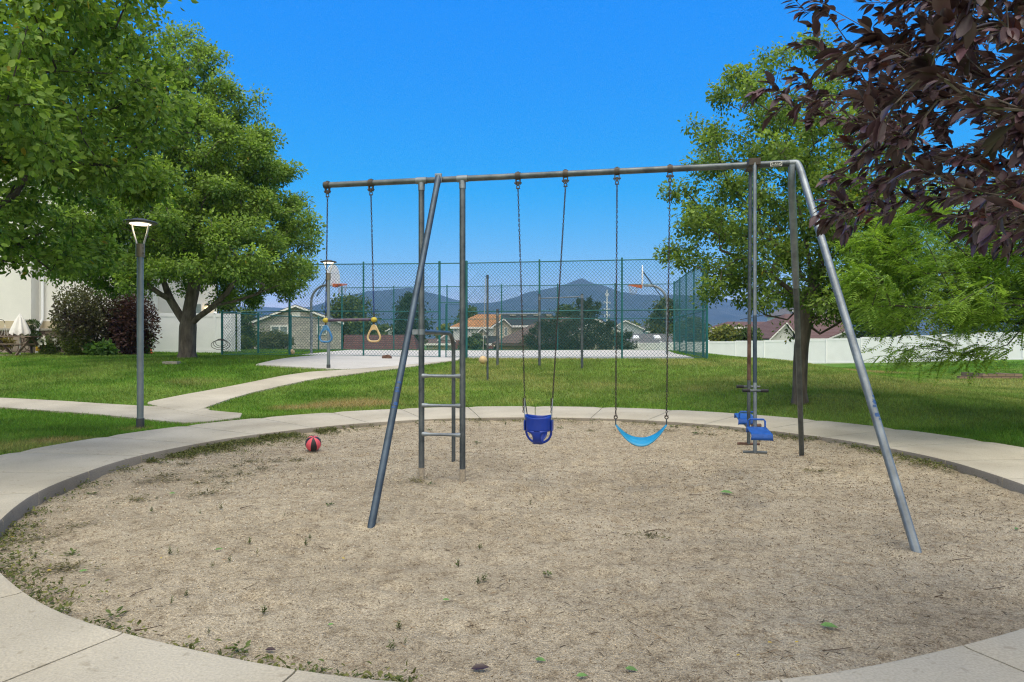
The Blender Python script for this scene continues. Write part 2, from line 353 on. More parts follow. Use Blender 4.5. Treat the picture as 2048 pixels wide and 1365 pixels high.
M['tan_brick'] = brick_mat('tan block', (0.26, 0.19, 0.13), (0.20, 0.15, 0.10), (0.12, 0.09, 0.07), 1.0, bw=0.35, rh=0.12, ms=0.015)
M['roof_maroon'] = brick_mat('maroon shingle', (0.13, 0.065, 0.058), (0.10, 0.05, 0.048), (0.06, 0.035, 0.033), 1.0, bw=0.5, rh=0.16, ms=0.02)
M['roof_brown'] = brick_mat('brown shingle', (0.155, 0.115, 0.098), (0.125, 0.09, 0.078), (0.075, 0.055, 0.05), 1.0, bw=0.5, rh=0.14, ms=0.015)
M['roof_orange'] = brick_mat('orange tile', (0.46, 0.24, 0.10), (0.38, 0.18, 0.07), (0.2, 0.1, 0.05), 1.0, bw=0.5, rh=0.3, ms=0.04)
M['roof_dark'] = brick_mat('charcoal shingle', (0.048, 0.055, 0.065), (0.04, 0.045, 0.055), (0.025, 0.028, 0.03), 1.0, bw=0.6, rh=0.2, ms=0.02)
M['roof_grey'] = brick_mat('grey shingle', (0.17, 0.17, 0.18), (0.14, 0.14, 0.15), (0.09, 0.09, 0.09), 1.0, bw=0.6, rh=0.2, ms=0.02)
M['roof_red'] = brick_mat('red brown shingle', (0.15, 0.10, 0.092), (0.13, 0.085, 0.078), (0.09, 0.045, 0.04), 1.0, bw=0.5, rh=0.16, ms=0.02)
M['siding_white'] = mat('white siding', (0.66, 0.66, 0.64), 0.6, 0, 0.05, 2)
M['siding_beige'] = mat('beige siding', (0.48, 0.43, 0.33), 0.8, 0, 0.05, 2)
M['siding_blue'] = mat('pale blue grey siding', (0.44, 0.48, 0.52), 0.7, 0, 0.05, 2)
M['tan_wall'] = mat('tan wall', (0.36, 0.26, 0.17), 0.8, 0, 0.06, 2)
M['turquoise'] = mat('turquoise shutter', (0.03, 0.42, 0.45), 0.6)
M['wood'] = mat('weathered picnic wood', (0.13, 0.075, 0.05), 0.8, 0, 0.3, 9, base2=(0.24, 0.19, 0.15), stretch=(0.4, 3, 3))
M['canvas'] = mat('white canvas', (0.72, 0.71, 0.68), 0.85, 0, 0.06, 6)
M['cone_orange'] = mat('orange cone', (0.75, 0.12, 0.03), 0.5)
M['yellow_box'] = mat('yellow plastic', (0.60, 0.38, 0.03), 0.5)
M['flower_white'] = mat('white petals', (0.78, 0.78, 0.70), 0.7)
M['black_metal'] = mat('black iron', (0.015, 0.015, 0.015), 0.5, 0.3)
M['ball_black'] = mat('black rubber panel', (0.012, 0.012, 0.014), 0.55, 0, 0.1, 30, 0.0008, 400)
M['ball_pink'] = mat('pink rubber panel', (0.62, 0.085, 0.115), 0.55, 0, 0.1, 30, 0.0008, 400)
M['ball_tan'] = mat('tan leather ball', (0.55, 0.40, 0.21), 0.5, 0, 0.12, 8)
M['weed'] = mat('weed leaf', (0.06, 0.11, 0.025), 0.6, attr=True, transl=0.2, spec=0.25)
M['paint_blue'] = mat('blue crayon paint', (0.015, 0.075, 0.24), 0.6, 0, 0.4, 60)
M['dust'] = mat('sandy dust on steel', (0.30, 0.26, 0.20), 0.9, 0, 0.3, 40)
M['debris'] = mat('dry twig', (0.085, 0.06, 0.042), 0.9, 0, 0.4, 30)
M['debris_pale'] = mat('pale dry stem', (0.30, 0.23, 0.15), 0.9, 0, 0.3, 30)

# ------------------------------------------------------------------ terrain
RC = (0.24, 7.0); R_IN, R_OUT, Z_RING = 4.49, 6.05, 0.10
def r_out(a): return R_OUT + 0.32 * np.maximum(0, np.sin(a)) ** 1.5       # the walk widens on the far side
ctrl = []
for a in range(0, 360, 24): ctrl.append((RC[0] + 6.5 * math.cos(math.radians(a)), RC[1] + 6.5 * math.sin(math.radians(a)), 0.07))
ctrl += [(-10.65, 22, .88), (-5.37, 19.6, .60), (-11.9, 27.5, .82), (-20, 28, .90), (-13, 17, .50), (-10.2, 13.4, .22), (-10, 12.4, .14), (-6, 15, .22),
         (-3, 14.8, .16), (-26, 22, .75), (-16, 13, .2), (-12, 6, .08), (-25, 8, .1), (-30, 30, .95), (-16, 30, .90), (-22, 34, .95),
         (-3.7, 25.9, .78), (1.0, 25.3, .76), (3.9, 24.9, .77), (7.1, 24.4, .78), (8.69, 36, .90), (1, 37.2, .91), (-6.6, 38.1, .90), (-9.85, 38.8, .92), (-1, 31, .84), (4, 30, .84),
         (-.65, 17.8, .37), (.8, 22, .60), (3, 19, .43), (5.6, 13, .26), (-2, 20, .5), (6.5, 18, .46), (7.5, 21, .62),
         (9.2, 17, .50), (9.6, 21, .60), (7.5, 13, .34), (10.6, 14.5, .16), (12.2, 19, .06), (13.2, 24, .05), (12.5, 13, .02), (10.6, 24.5, .62), (10.5, 28, .62), (12, 34, .55), (14.5, 30, .05), (17, 40, -.15), (24.4, 52, -.25), (34, 44.6, .24), (17, 58, -.42), (19.4, 27, -.09), (14.5, 16, -.03), (9, 10, .08), (20, 15, -.05), (28, 28, 0.0), (22, 36, -.12), (30, 40, .1),
         (12, 46, .1), (2.9, 70, -.9), (2, 48, .6), (-8, 48, .75), (-14, 50, .75), (-5.4, 80, -1.35), (-20, 60, .3), (0, 60, -.3), (20, 75, -1.2), (45, 60, -.3), (60, 45, .2), (-45, 50, .7),
         (0, 110, -2.4), (60, 110, -2), (-60, 110, -1.2), (0, 180, -3.4), (100, 180, -3.2), (-100, 180, -2.6), (70, 0, 0), (-70, 0, .2), (0, -30, 0), (60, -40, 0), (-60, -40, 0), (150, 60, -1), (-150, 60, 0)]
ctrl = np.array(ctrl); _c2 = 2.0
def _phi(d2): return np.sqrt(d2 + _c2)
_A = _phi(((ctrl[:, None, :2] - ctrl[None, :, :2]) ** 2).sum(-1)); _n = len(ctrl)
_Q = np.zeros((_n + 3, _n + 3)); _Q[:_n, :_n] = _A; _Q[:_n, _n] = 1; _Q[:_n, _n + 1:] = ctrl[:, :2]; _Q[_n:, :_n] = _Q[:_n, _n:].T
_w = np.linalg.solve(_Q, np.r_[ctrl[:, 2], 0, 0, 0])
def terr(x, y):
    x = np.atleast_1d(np.asarray(x, float)); y = np.atleast_1d(np.asarray(y, float)); o = np.empty(x.size); xf, yf = x.ravel(), y.ravel()
    for i in range(0, xf.size, 20000):
        X, Y = xf[i:i + 20000], yf[i:i + 20000]
        X2 = np.clip(X, -150, 150); Y2 = np.clip(Y, -40, 180)
        d2 = (X2[:, None] - ctrl[None, :, 0]) ** 2 + (Y2[:, None] - ctrl[None, :, 1]) ** 2
        z = _phi(d2) @ _w[:_n] + _w[_n] + _w[_n + 1] * X2 + _w[_n + 2] * Y2
        o[i:i + 20000] = z
    r = np.hypot(xf - RC[0], yf - RC[1]); t = np.clip((r - 6.42) / 2.2, 0, 1)
    o = np.where(r < 8.5, 0.07 * (1 - t) + o * t, o)
    far = np.clip((np.hypot(xf, yf) - 150) / 300, 0, 1); o = o * (1 - far) - 3.5 * far
    return o.reshape(x.shape)
def tz(x, y): return float(terr(x, y)[0])
def hit(px, py):                       # where the sight line through a photo point meets the lawn
    Y = np.linspace(3, 90, 3000); z = CAMZ - (py - HY) / FPX * Y; t = terr((px - CX) / FPX * Y, Y)
    k = np.where(z <= t)[0]; y = Y[k[0]] if len(k) else 90.0
    return np.array([(px - CX) / FPX * y, y])

def inpoly(x, y, poly):
    poly = np.asarray(poly); n = len(poly); ins = np.zeros(x.shape, bool); j = n - 1
    for i in range(n):
        xi, yi = poly[i]; xj, yj = poly[j]
        ins ^= ((yi > y) != (yj > y)) & (x < (xj - xi) * (y - yi) / (yj - yi + 1e-12) + xi); j = i
    return ins
def resample(pts, n):
    p = np.array(pts, float); d = np.r_[0, np.cumsum(np.hypot(*np.diff(p, axis=0).T))]; t = np.linspace(0, d[-1], n)
    q = np.c_[np.interp(t, d, p[:, 0]), np.interp(t, d, p[:, 1])]
    for _ in range(3): q[1:-1] = (q[:-2] + 2 * q[1:-1] + q[2:]) / 4
    return q

masks = []          # paved polygons the grass keeps off
def paved_strip(name, e1, e2, mt, lift=0.03, n=60, m=14, joints=()):
    a, b = resample(e1, n), resample(e2, n); t = np.linspace(0, 1, m)[None, :, None]
    g = a[:, None, :] * (1 - t) + b[:, None, :] * t; z = terr(g[..., 0], g[..., 1]) + lift
    P = np.concatenate([g, z[..., None]], -1)
    mb = MB(); mb.grid(P.tolist())
    for edge in (P[:, 0], P[:, -1], P[0], P[-1]):
        lo = edge.copy(); lo[:, 2] -= 0.12; mb.grid([edge.tolist(), lo.tolist()])
    o = mb.build(name, mt, smooth=False); tag(o, kind='structure')
    masks.append(np.r_[a, b[::-1]]); return o

# the sight lines that bound the paths in the photograph, on the lawn
path_r = [hit(*p) for p in ((380, 828), (403, 821), (456, 801), (506, 786.5), (567, 773), (629, 759.5), (699, 751), (796, 739), (916, 722))]
path_l = [hit(*p) for p in ((286, 808), (372, 790.5), (485, 770), (567, 753), (629, 744.6), (690, 742))]
u_f = Vector((0.988, -0.155, 0)).normalized()
fence_a = Vector((-7.9, 27.0, 0))
fence0 = lambda px: None
NF0, NF1 = np.array((WX(579, 26.9), 26.9)), np.array((7.1, 24.4))        # near fence line: left tall post .. right corner
def near_at(px):                       # point of the near fence line on a sight line
    d = NF1 - NF0; k = (px - CX) / FPX; t = (k * NF0[1] - NF0[0]) / (d[0] - k * d[1]); return NF0 + t * d
FF0, FF1 = np.array((-9.85, 38.8)), np.array((8.69, 35.9))               # far fence line
LFC = np.array((-11.9, 27.5))
# diagonal path from the ring up to the court gate
path_l2 = path_l + [hit(905, 723)]
paved_strip('path', [path_r[0] * 0.75 + np.array(RC) * 0.25] + path_r, [hit(286, 808) * 0.75 + np.array(RC) * 0.25] + path_l2, M['concrete'], 0.024, 90, 10)
# slab in front of the court fence
paved_strip('path', [hit(512, 731.5), hit(600, 737), hit(690, 741.5), hit(760, 737), hit(916, 722)], [hit(512, 731.3), near_at(640), near_at(720), near_at(800), near_at(922)], M['court'], 0.034, 50, 12)
# left path along the lawn
lp_u = [hit(*p) for p in ((-420, 792), (0, 798), (120, 804), (244, 811.6), (330, 816), (420, 820))]
lp_l = [hit(*p) for p in ((-420, 808), (0, 817), (100, 824), (190, 830.6), (262, 838), (362, 848))]
paved_strip('path', lp_l, lp_u, M['concrete'], 0.02, 60, 8)
# the flared junction where both paths meet the ring walk
paved_strip('path', [hit(*p) for p in ((325, 838), (362, 849), (420, 846), (480, 838))], [hit(*p) for p in ((325, 826), (380, 820), (408, 822), (484, 829))], M['concrete'], 0.022, 30, 8)
# court slab
court = [NF0 + (NF1 - NF0) * 0.0 + np.array((0.1, 0.0)), near_at(1388), FF1 + np.array((-0.5, -.3)), FF0 + np.array((.6, -.3))]
paved_strip('court', [court[0], near_at(900), court[1]], [court[3], (FF0 + FF1) / 2 + np.array((0, -.3)), court[2]], M['court'], 0.03, 40, 30)
mow = [hit(1620, 732), hit(1700, 733.5), hit(1850, 731), hit(2048, 727), hit(2200, 724)]
mow2 = [hit(1620, 728), hit(1700, 728.5), hit(1850, 725.5), hit(2048, 721), hit(2200, 718)]

# ring walk: thirty slabs with open joints and a rounded kerb on the sand side
rb = MB()
NSEG = 30
for k in range(NSEG):
    a0 = math.radians(160 + 12 * k); a1 = math.radians(172 + 12 * k); g = 0.006
    prof = [(R_IN, -0.15), (R_IN - 0.004, Z_RING - 0.03), (R_IN + 0.006, Z_RING - 0.008), (R_IN + 0.028, Z_RING), (R_OUT - 0.012, Z_RING + 0.006), (R_OUT, Z_RING - 0.006), (R_OUT + 0.01, -0.1)]
    P = []
    for i in range(9):
        a = a0 + g / 5 + (a1 - a0 - 2 * g / 5) * i / 8; wob = 0.012 * math.sin(a * 7) + 0.008 * math.sin(a * 17)
        drop = -0.012 if i in (0, 8) else 0
        ex = float(r_out(a)) - R_OUT
        P.append([(RC[0] + (r + (wob if j < 4 else ex)) * math.cos(a), RC[1] + (r + (wob if j < 4 else ex)) * math.sin(a), z + (drop if 2 < j < 6 else 0)) for j, (r, z) in enumerate(prof)])
    rb.grid(P); n0 = len(prof)
    for row in (P[0], P[-1]): rb.add(row, [tuple(range(n0))])
ring = rb.build('path', M['concrete'], smooth=True); tag(ring, kind='structure')
M['kerb_dirt_shade'] = concrete('kerb face soil and shade tone', (0.25, 0.225, 0.185), 0.3); ring.data.materials.append(M['kerb_dirt_shade'])
for p in ring.data.polygons:           # sand side of the kerb: soil stain, with its shade put into the colour
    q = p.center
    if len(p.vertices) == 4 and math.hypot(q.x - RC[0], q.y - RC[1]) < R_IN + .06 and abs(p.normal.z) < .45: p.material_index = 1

# lawn sheet to the horizon
def axis(lo, hi, step, far):
    c = np.arange(lo, hi + 1e-6, step); o = [70, 90, 120, 160, 220, 300, 420, 600, 900, 1400, 2200, 3200, 4600, 6500]
    return np.r_[[-q for q in o[::-1] if -q < lo - 4], c, [q for q in o if q > hi + 4]]
gx = axis(-46, 46, 0.35, 0); gy = axis(-8, 66, 0.35, 0)
GX, GY = np.meshgrid(gx, gy); GZ = terr(GX, GY)
rr = np.hypot(GX - RC[0], GY - RC[1]); GZ = np.where(rr < 5.5, -0.35, GZ)
def lawn_col(x, y):
    n1 = fbm(x * 0.35 + 5, y * 0.35 + 9); n2 = fbm(x * 1.3 + 50, y * 1.3 + 20); n3 = fbm(x * 0.12 + 80, y * 0.12)
    dry = np.clip((n1 - 0.47) * 3.2 + (n2 - 0.5) * 1.8, 0, 1) * 0.62
    # bank between the ring and the court is thinner and drier; the left lawn is lusher
    bank = np.clip((x + 4.0) / 4, 0, 1) * np.clip((y - 12) / 4, 0, 1) * np.clip((30 - y) / 5, 0, 1)
    dry = np.clip(dry * (0.6 + 0.9 * bank) + 0.34 * bank, 0, 0.9)
    def spot(cx, cy, r): return np.clip(1.25 - np.hypot(x - cx, (y - cy) * 1.2) / r - (n2 - .5) * 1.6, 0, 1)
    dead = np.zeros_like(x)
    for (px, py, r) in ((30, 893, 0.7), (90, 885, .45), (280, 858, 0.28), (600, 815, 0.55), (640, 812, 0.5), (700, 808, .7), (735, 806, .6), (1720, 742, 1.8), (400, 762, .8)):
        h = hit(px, py); dead = np.maximum(dead, spot(h[0], h[1], r) * (0.75 if px != 400 else 0.3))
    lush = np.stack([0.085 + 0.04 * n3, 0.195 + 0.05 * n3, 0.024 + 0 * n3], -1); pale = np.array((0.25, 0.275, 0.085)); brown = np.array((0.36, 0.27, 0.13))
    c = lush * (0.45 + 1.1 * n2)[..., None]
    c = c * (1 - dry[..., None]) + pale * dry[..., None]
    return c * (1 - dead[..., None]) + brown * dead[..., None]
nx, ny = len(gx), len(gy)
idx = np.arange(nx * ny).reshape(ny, nx)
F = np.stack([idx[:-1, :-1], idx[:-1, 1:], idx[1:, 1:], idx[1:, :-1]], -1).reshape(-1, 4)
o = np_mesh('ground', np.stack([GX, GY, GZ - 0.012], -1).reshape(-1, 3), F, M['lawn'], col=lawn_col(GX, GY).reshape(-1, 3) * 0.8, smooth=True)
tag(o, kind='structure')

# sand of the pit
_fr = np.random.default_rng(5)
FOOT = [(_fr.normal(.7, 1.7), _fr.normal(6.6, 1.6), _fr.uniform(0, 3.14)) for _ in range(110)]
def sand_z(x, y):
    r = np.hypot(x - RC[0], y - RC[1])
    z = 0.05 * (fbm(x * 0.9, y * 0.9, 3) - 0.5) + 0.042 * (fbm(x * 4 + 9, y * 4 + 3, 3) - 0.5) + 0.016 * (fbm(x * 11 + 2, y * 9 + 7, 2) - 0.5)
    z = z + 0.05 * np.clip((r - 3.4) / 1.1, 0, 1) ** 2 * np.clip((y - 5) / 4, 0, 1) + 0.012 * np.clip((r - 3.8) / .7, 0, 1)
    for (fx_, fy_, fa) in FOOT:            # scuffed hollows and footprints
        dx, dy = x - fx_, y - fy_; p_ = dx * math.cos(fa) + dy * math.sin(fa); q_ = -dx * math.sin(fa) + dy * math.cos(fa); e_ = p_ ** 2 / .012 + q_ ** 2 / .003; z = z - 0.020 * np.exp(-e_) + 0.009 * np.exp(-(np.sqrt(e_) - 1.7) ** 2 * 2.5)
    for (sx, sy) in ((0.42, 6.4), (1.3, 6.2)): z = z - 0.05 * np.exp(-((x - sx) ** 2 / .35 + (y - sy) ** 2 / .5))
    return z - 0.012 - 0.03 * np.clip((RC[0] - 2 - x) / 2, 0, 1)
st = 0.035; sx = np.arange(RC[0] - 4.56, RC[0] + 4.56, st); sy = np.arange(RC[1] - 4.56, RC[1] + 4.56, st)
SX, SY = np.meshgrid(sx, sy); SZ = sand_z(SX, SY) + 0.012 * (fbm(SX * 14, SY * 14, 2) - .5)
idx = np.arange(SX.size).reshape(SX.shape); F = np.stack([idx[:-1, :-1], idx[:-1, 1:], idx[1:, 1:], idx[1:, :-1]], -1).reshape(-1, 4)
cxm = (SX[:-1, :-1] + st / 2).ravel(); cym = (SY[:-1, :-1] + st / 2).ravel()
F = F[np.hypot(cxm - RC[0], cym - RC[1]) < 4.535]
o = np_mesh('sand', np.stack([SX, SY, SZ], -1).reshape(-1, 3), F, M['sand'], smooth=True); tag(o, kind='structure')
def sz(x, y): return float(sand_z(np.array([x]), np.array([y]))[0])

# grass blades on the lawn
def grass_blades(n):
    y = 7.0 * (42.0 / 7.0) ** rng.random(n); x = (rng.random(n) * 2 - 1) * (y * 0.80 + 1.5)
    r = np.hypot(x - RC[0], y - RC[1]); ro = r_out(np.arctan2(y - RC[1], x - RC[0])); k = r > ro - 0.01
    for p in masks: k &= ~inpoly(x, y, p)
    x, y = x[k], y[k]; z = terr(x, y) - 0.012; m = len(x)
    s = np.clip(y / 11, 0.75, 2.6); h = (0.032 + 0.030 * rng.random(m)) * (0.75 + 0.25 * s); w = 0.0055 * s * (0.7 + 0.6 * rng.random(m))
    edge = (np.hypot(x - RC[0], y - RC[1]) < r_out(np.arctan2(y - RC[1], x - RC[0])) + 0.12); h = np.where(edge, h * 1.15, h)
    a = rng.random(m) * 6.283; la = rng.random(m) * 6.283; ln = h * (0.25 + 0.75 * rng.random(m))
    V = np.empty((m, 3, 3)); dx, dy = np.cos(a) * w, np.sin(a) * w
    V[:, 0] = np.c_[x - dx, y - dy, z]; V[:, 1] = np.c_[x + dx, y + dy, z]; V[:, 2] = np.c_[x + np.cos(la) * ln, y + np.sin(la) * ln, z + h]
    c = lawn_col(x, y) * (0.65 + 0.8 * rng.random(m))[:, None]; c[:, 0] *= 0.85 + 0.4 * rng.random(m)
    o = np_mesh('grass', V.reshape(-1, 3), np.arange(m * 3).reshape(-1, 3), M['grass'], col=np.repeat(c, 3, 0))
    tag(o, 'short green lawn grass, paler and drier on the bank below the court', 'grass', kind='stuff')
grass_blades(620000)

# mountains far behind
def mountains():
    D = 3000.0
    px = [-1500, -700, -200, 100, 300, 450, 560, 620, 660, 700, 735, 770, 800, 820, 845, 870, 905, 940, 975, 1010, 1050, 1085, 1110, 1140, 1165, 1185, 1210, 1245, 1290, 1340, 1400, 1460, 1520, 1600, 1700, 1850, 2100, 2700, 3500]
    py = [600, 590, 600, 612, 605, 612, 618, 612, 604, 592, 583, 580, 579, 577, 583, 590, 598, 605, 605, 600, 588, 581, 576, 566, 556, 566, 574, 586, 590, 589, 590, 600, 606, 590, 585, 592, 600, 605, 610]
    X = np.linspace(-4500, 4500, 1300); ppx = CX + X / D * FPX
    H = WZ(np.interp(ppx, px, py), D)
    H = H + (fbm(X * 0.012 + 3, X * 0 + 1) - 0.5) * 14
    rows = []
    for j, t in enumerate(np.linspace(0, 1, 40)):
        Y = D - 1100 + 1100 * t; prof = t ** 1.35
        rid = (fbm(X * 0.0042 + 40, np.full_like(X, Y * 0.0016)) - 0.5) * 150 * math.sin(math.pi * min(t * 1.02, 1)) * 0.8
        rows.append(np.c_[X + (fbm(X * 0.004, np.full_like(X, Y * .004 + 7)) - .5) * 120 * math.sin(math.pi * t), np.full_like(X, Y), -6 + (H + 6) * prof + rid * (H / 260)])
    rows.append(np.c_[X, np.full_like(X, D + 700), np.full_like(X, -6.0)])
    V = np.array(rows); n, m = V.shape[:2]; idx = np.arange(n * m).reshape(n, m)
    F = np.stack([idx[:-1, :-1], idx[:-1, 1:], idx[1:, 1:], idx[1:, :-1]], -1).reshape(-1, 4)
    tag(np_mesh('mountains', V.reshape(-1, 3), F, M['mountain'], smooth=True), kind='structure')
mountains()
# ------------------------------------------------------------------ swing set
def Bm(px):                            # a point of the top beam's axis on a sight line (beam is level)
    p0, p1 = np.array((-1.953, 6.997)), np.array((2.62, 6.125)); d = p1 - p0; k = (px - CX) / FPX
    t = (k * p0[1] - p0[0]) / (d[0] - k * d[1]); q = p0 + t * d; return Vector((q[0], q[1], 3.02))
UB = Vector((0.9823, -0.1873, 0)); NB = Vector((0.1873, 0.9823, 0)); RP = 0.030
frame = thing('swing_set', 'tall grey steel pipe swing frame with a ladder, standing in the round sand pit', 'swing set', (0.3, 6.5, 0))
b0, b1 = Bm(649), Bm(1581)
MB().tube([b0, b0.lerp(b1, .5), b1], RP, 16).build('beam', M['steel'], frame, smooth=True)
MB().tube([b0 - UB * 0.004, b0 + UB * 0.02], RP + 0.006, 16).build('end_cap', M['steel_dark'], frame, smooth=True)
for px in (843, 925):
    p = Bm(px); MB().tube([(p.x, p.y, -0.25), (p.x, p.y, 1.5), (p.x, p.y, 3.0)], RP, 14).build('post', M['steel'], frame, smooth=True)
    MB().tube([p - UB * 0.055, p + UB * 0.055], RP + 0.005, 16).tube([p - Vector((0, 0, .02)), p - Vector((0, 0, .10))], RP + .004, 14).build('collar', M['steel_light'], frame, smooth=True)
# bent corner pipe: beam elbow running down into the front leg
def under(top, foot): d_ = (Vector(foot) - Vector(top)); return Vector(foot) + d_ * (.22 / abs(d_.z))
e0 = Bm(1578); ft = under(Bm(1597), (2.663, 4.41, 0.0)); top = Bm(1588)
pts = [e0, e0 + UB * 0.06]
A_, B_, D_ = e0 + UB * 0.06, Bm(1597), ft
dn = (ft - B_).normalized()
for i in range(1, 9):
    t = i / 8; q = A_ * (1 - t) ** 2 + B_ * 2 * t * (1 - t) + (B_ + dn * 0.16) * t * t; pts.append(q)
pts += [B_ + dn * (0.5 + 0.6 * i) for i in range(5)] + [ft]
MB().tube(pts[:14], RP + 0.001, 16).tube([pts[13] - dn * .02, ft], RP, 16).build('leg', M['steel_light'], frame, smooth=True)
bl0 = Bm(1584); bl1 = under(Bm(1584), (3.555, 8.22, 0.0))
mid = bl0.lerp(bl1, .33)
tp = bl0 + Vector((0, 0, -.02))
MB().tube([tp, tp + Vector((-.002, 0, -.2)), mid], RP + 0.004, 14).build('leg_sleeve', M['steel_light'], frame, smooth=True)
MB().tube([mid - (bl1 - bl0) * .01, bl0.lerp(bl1, .7), bl1], RP, 14).build('leg', M['steel'], frame, smooth=True)
lt = Bm(879) - NB * 0.033 + Vector((0, 0, 0.02)); lf = under(Bm(879), (-1.072, 5.136, 0.0)); ld = (lf - lt).normalized()
MB().tube([lt, lt + ld * .05, lt + ld * 0.16, lt.lerp(lf, .5), lf], [RP * 1.1, RP * 1.12, RP, RP, RP], 14).build('leg', M['steel_dark'], frame, smooth=True)
MB().obox(lt + Vector((0, -.012, -.012)), UB, NB, (0, 0, 1), .036, .012, .045).build('bracket', M['steel_light'], frame, bevel=.006)
for zz in (1.04, .742, .450):
    a, b = Bm(843), Bm(925); a.z = b.z = zz
    pr = [a.lerp(b, t) - NB * .012 for t in (.03, .12, .2, .5, .8, .88, .97)]
    MB().tube(pr, [.026, .022, .0155, .015, .0155, .022, .026], 12).build('rung', M['steel_light'], frame, smooth=True)
g0 = Bm(843); g0.z = 1.485; g1 = Vector((-.687, 7.87, -0.2)); gt = Vector((g1.x, g1.y, 1.485)); gd = (gt - g0).normalized()
hp = [g0 + gd * .03, g0.lerp(gt, .5)] + [gt - gd * 0.2 * (1 - math.sin(t)) + Vector((0, 0, -0.2 * (1 - math.cos(t)))) for t in np.linspace(0, math.pi / 2, 8)] + [g1]
MB().tube(hp, .0235, 12).build('handrail', M['steel'], frame, smooth=True)
MB().tube([g0 - Vector((0, 0, .028)), g0 + Vector((0, 0, .028))], RP + .006, 14).obox(g0 - UB * .06, UB, NB, (0, 0, 1), .035, .008, .026).build('collar', M['steel_light'], frame, smooth=True)
# scuffs of blue paint on the two front legs, sandy dust at the foot of the ladder posts
def scuff(par, p, ax, r, l, a0, a1, m, nm):
    ax = ax.normalized(); u = ax.cross(Vector((0, 1, 0))).normalized(); v = ax.cross(u); rows = []
    for i in range(5):
        w_ = .15 * math.sin(i * 2.3); rows.append([p + ax * (l * (i / 4 - .5)) + (u * math.cos(t) + v * math.sin(t)) * r for t in (np.linspace(a0 + w_, a1 - w_, 10) if a1 - a0 < 6 else np.linspace(a0, a1, 29))])
    MB().grid(rows).build(nm, m, par, smooth=True)
fl = (ft - B_); fl.normalize()
for k, (z, l, a0, a1) in enumerate(((.93, .035, .7, 1.7), (.97, .016, .5, 1.4), (.90, .02, 1.2, 2.0), (.84, .03, 1.1, 2.1), (.81, .012, .8, 1.5))): scuff(frame, B_ + fl * ((B_.z - z) / -fl.z), fl, RP + .0012, l, a0, a1, M['paint_blue'], 'paint_scuff')
for k, (z, l, a0, a1) in enumerate(((1.03, .018, .7, 1.9), (.985, .014, 1.2, 2.1), (.96, .022, .9, 2.0), (.86, .03, .6, 1.7), (.83, .012, 1.0, 2.2))): scuff(frame, lt + ld * ((lt.z - z) / -ld.z), ld, RP + .0012, l, a0, a1, M['paint_blue'], 'paint_scuff')
for px in (843, 925):
    p = Bm(px); scuff(frame, Vector((p.x, p.y, .03)), Vector((0, 0, 1)), RP + .0016, .16, 0, 6.2832, M['dust'], 'dusty_base')
# maker's plate on the beam, a white oval with dark lettering
pc = Bm(1551); rot = math.atan2(UB.y, UB.x)
nrm = Vector((-NB.x, -NB.y, -0.25)).normalized()
plate = MB().obox(pc + nrm * (RP + .003), UB, UB.cross(nrm), nrm, .052, .020, .0015).build('name_plate', M['white_paint'], frame)
ov = MB(); upv = UB.cross(nrm)
if upv.z < 0: upv = -upv
ov.tube([pc + nrm * (RP + .005) + UB * .045 * math.cos(t) + upv * .0155 * math.sin(t) for t in np.linspace(0, 2 * math.pi, 20)[:-1]], .0028, 5, closed=True).build('oval_border', M['black_rubber'], plate)
fc = bpy.data.curves.new('lettering', 'FONT'); fc.body = 'PLAY'; fc.size = .026; fc.align_x = 'CENTER'; fc.align_y = 'CENTER'; fc.extrude = .0006; fc.offset = .0006
fo = bpy.data.objects.new('lettering', fc); C.objects.link(fo); fo.data.materials.append(M['black_rubber'])
mx = Matrix((UB, upv, nrm)).transposed().to_4x4(); mx.translation = pc + nrm * (RP + .0048)
bpy.context.view_layer.update()
me_ = bpy.data.meshes.new_from_object(fo.evaluated_get(bpy.context.evaluated_depsgraph_get())); bpy.data.objects.remove(fo)
fo = link('lettering', me_, plate); fo.matrix_basis = mx

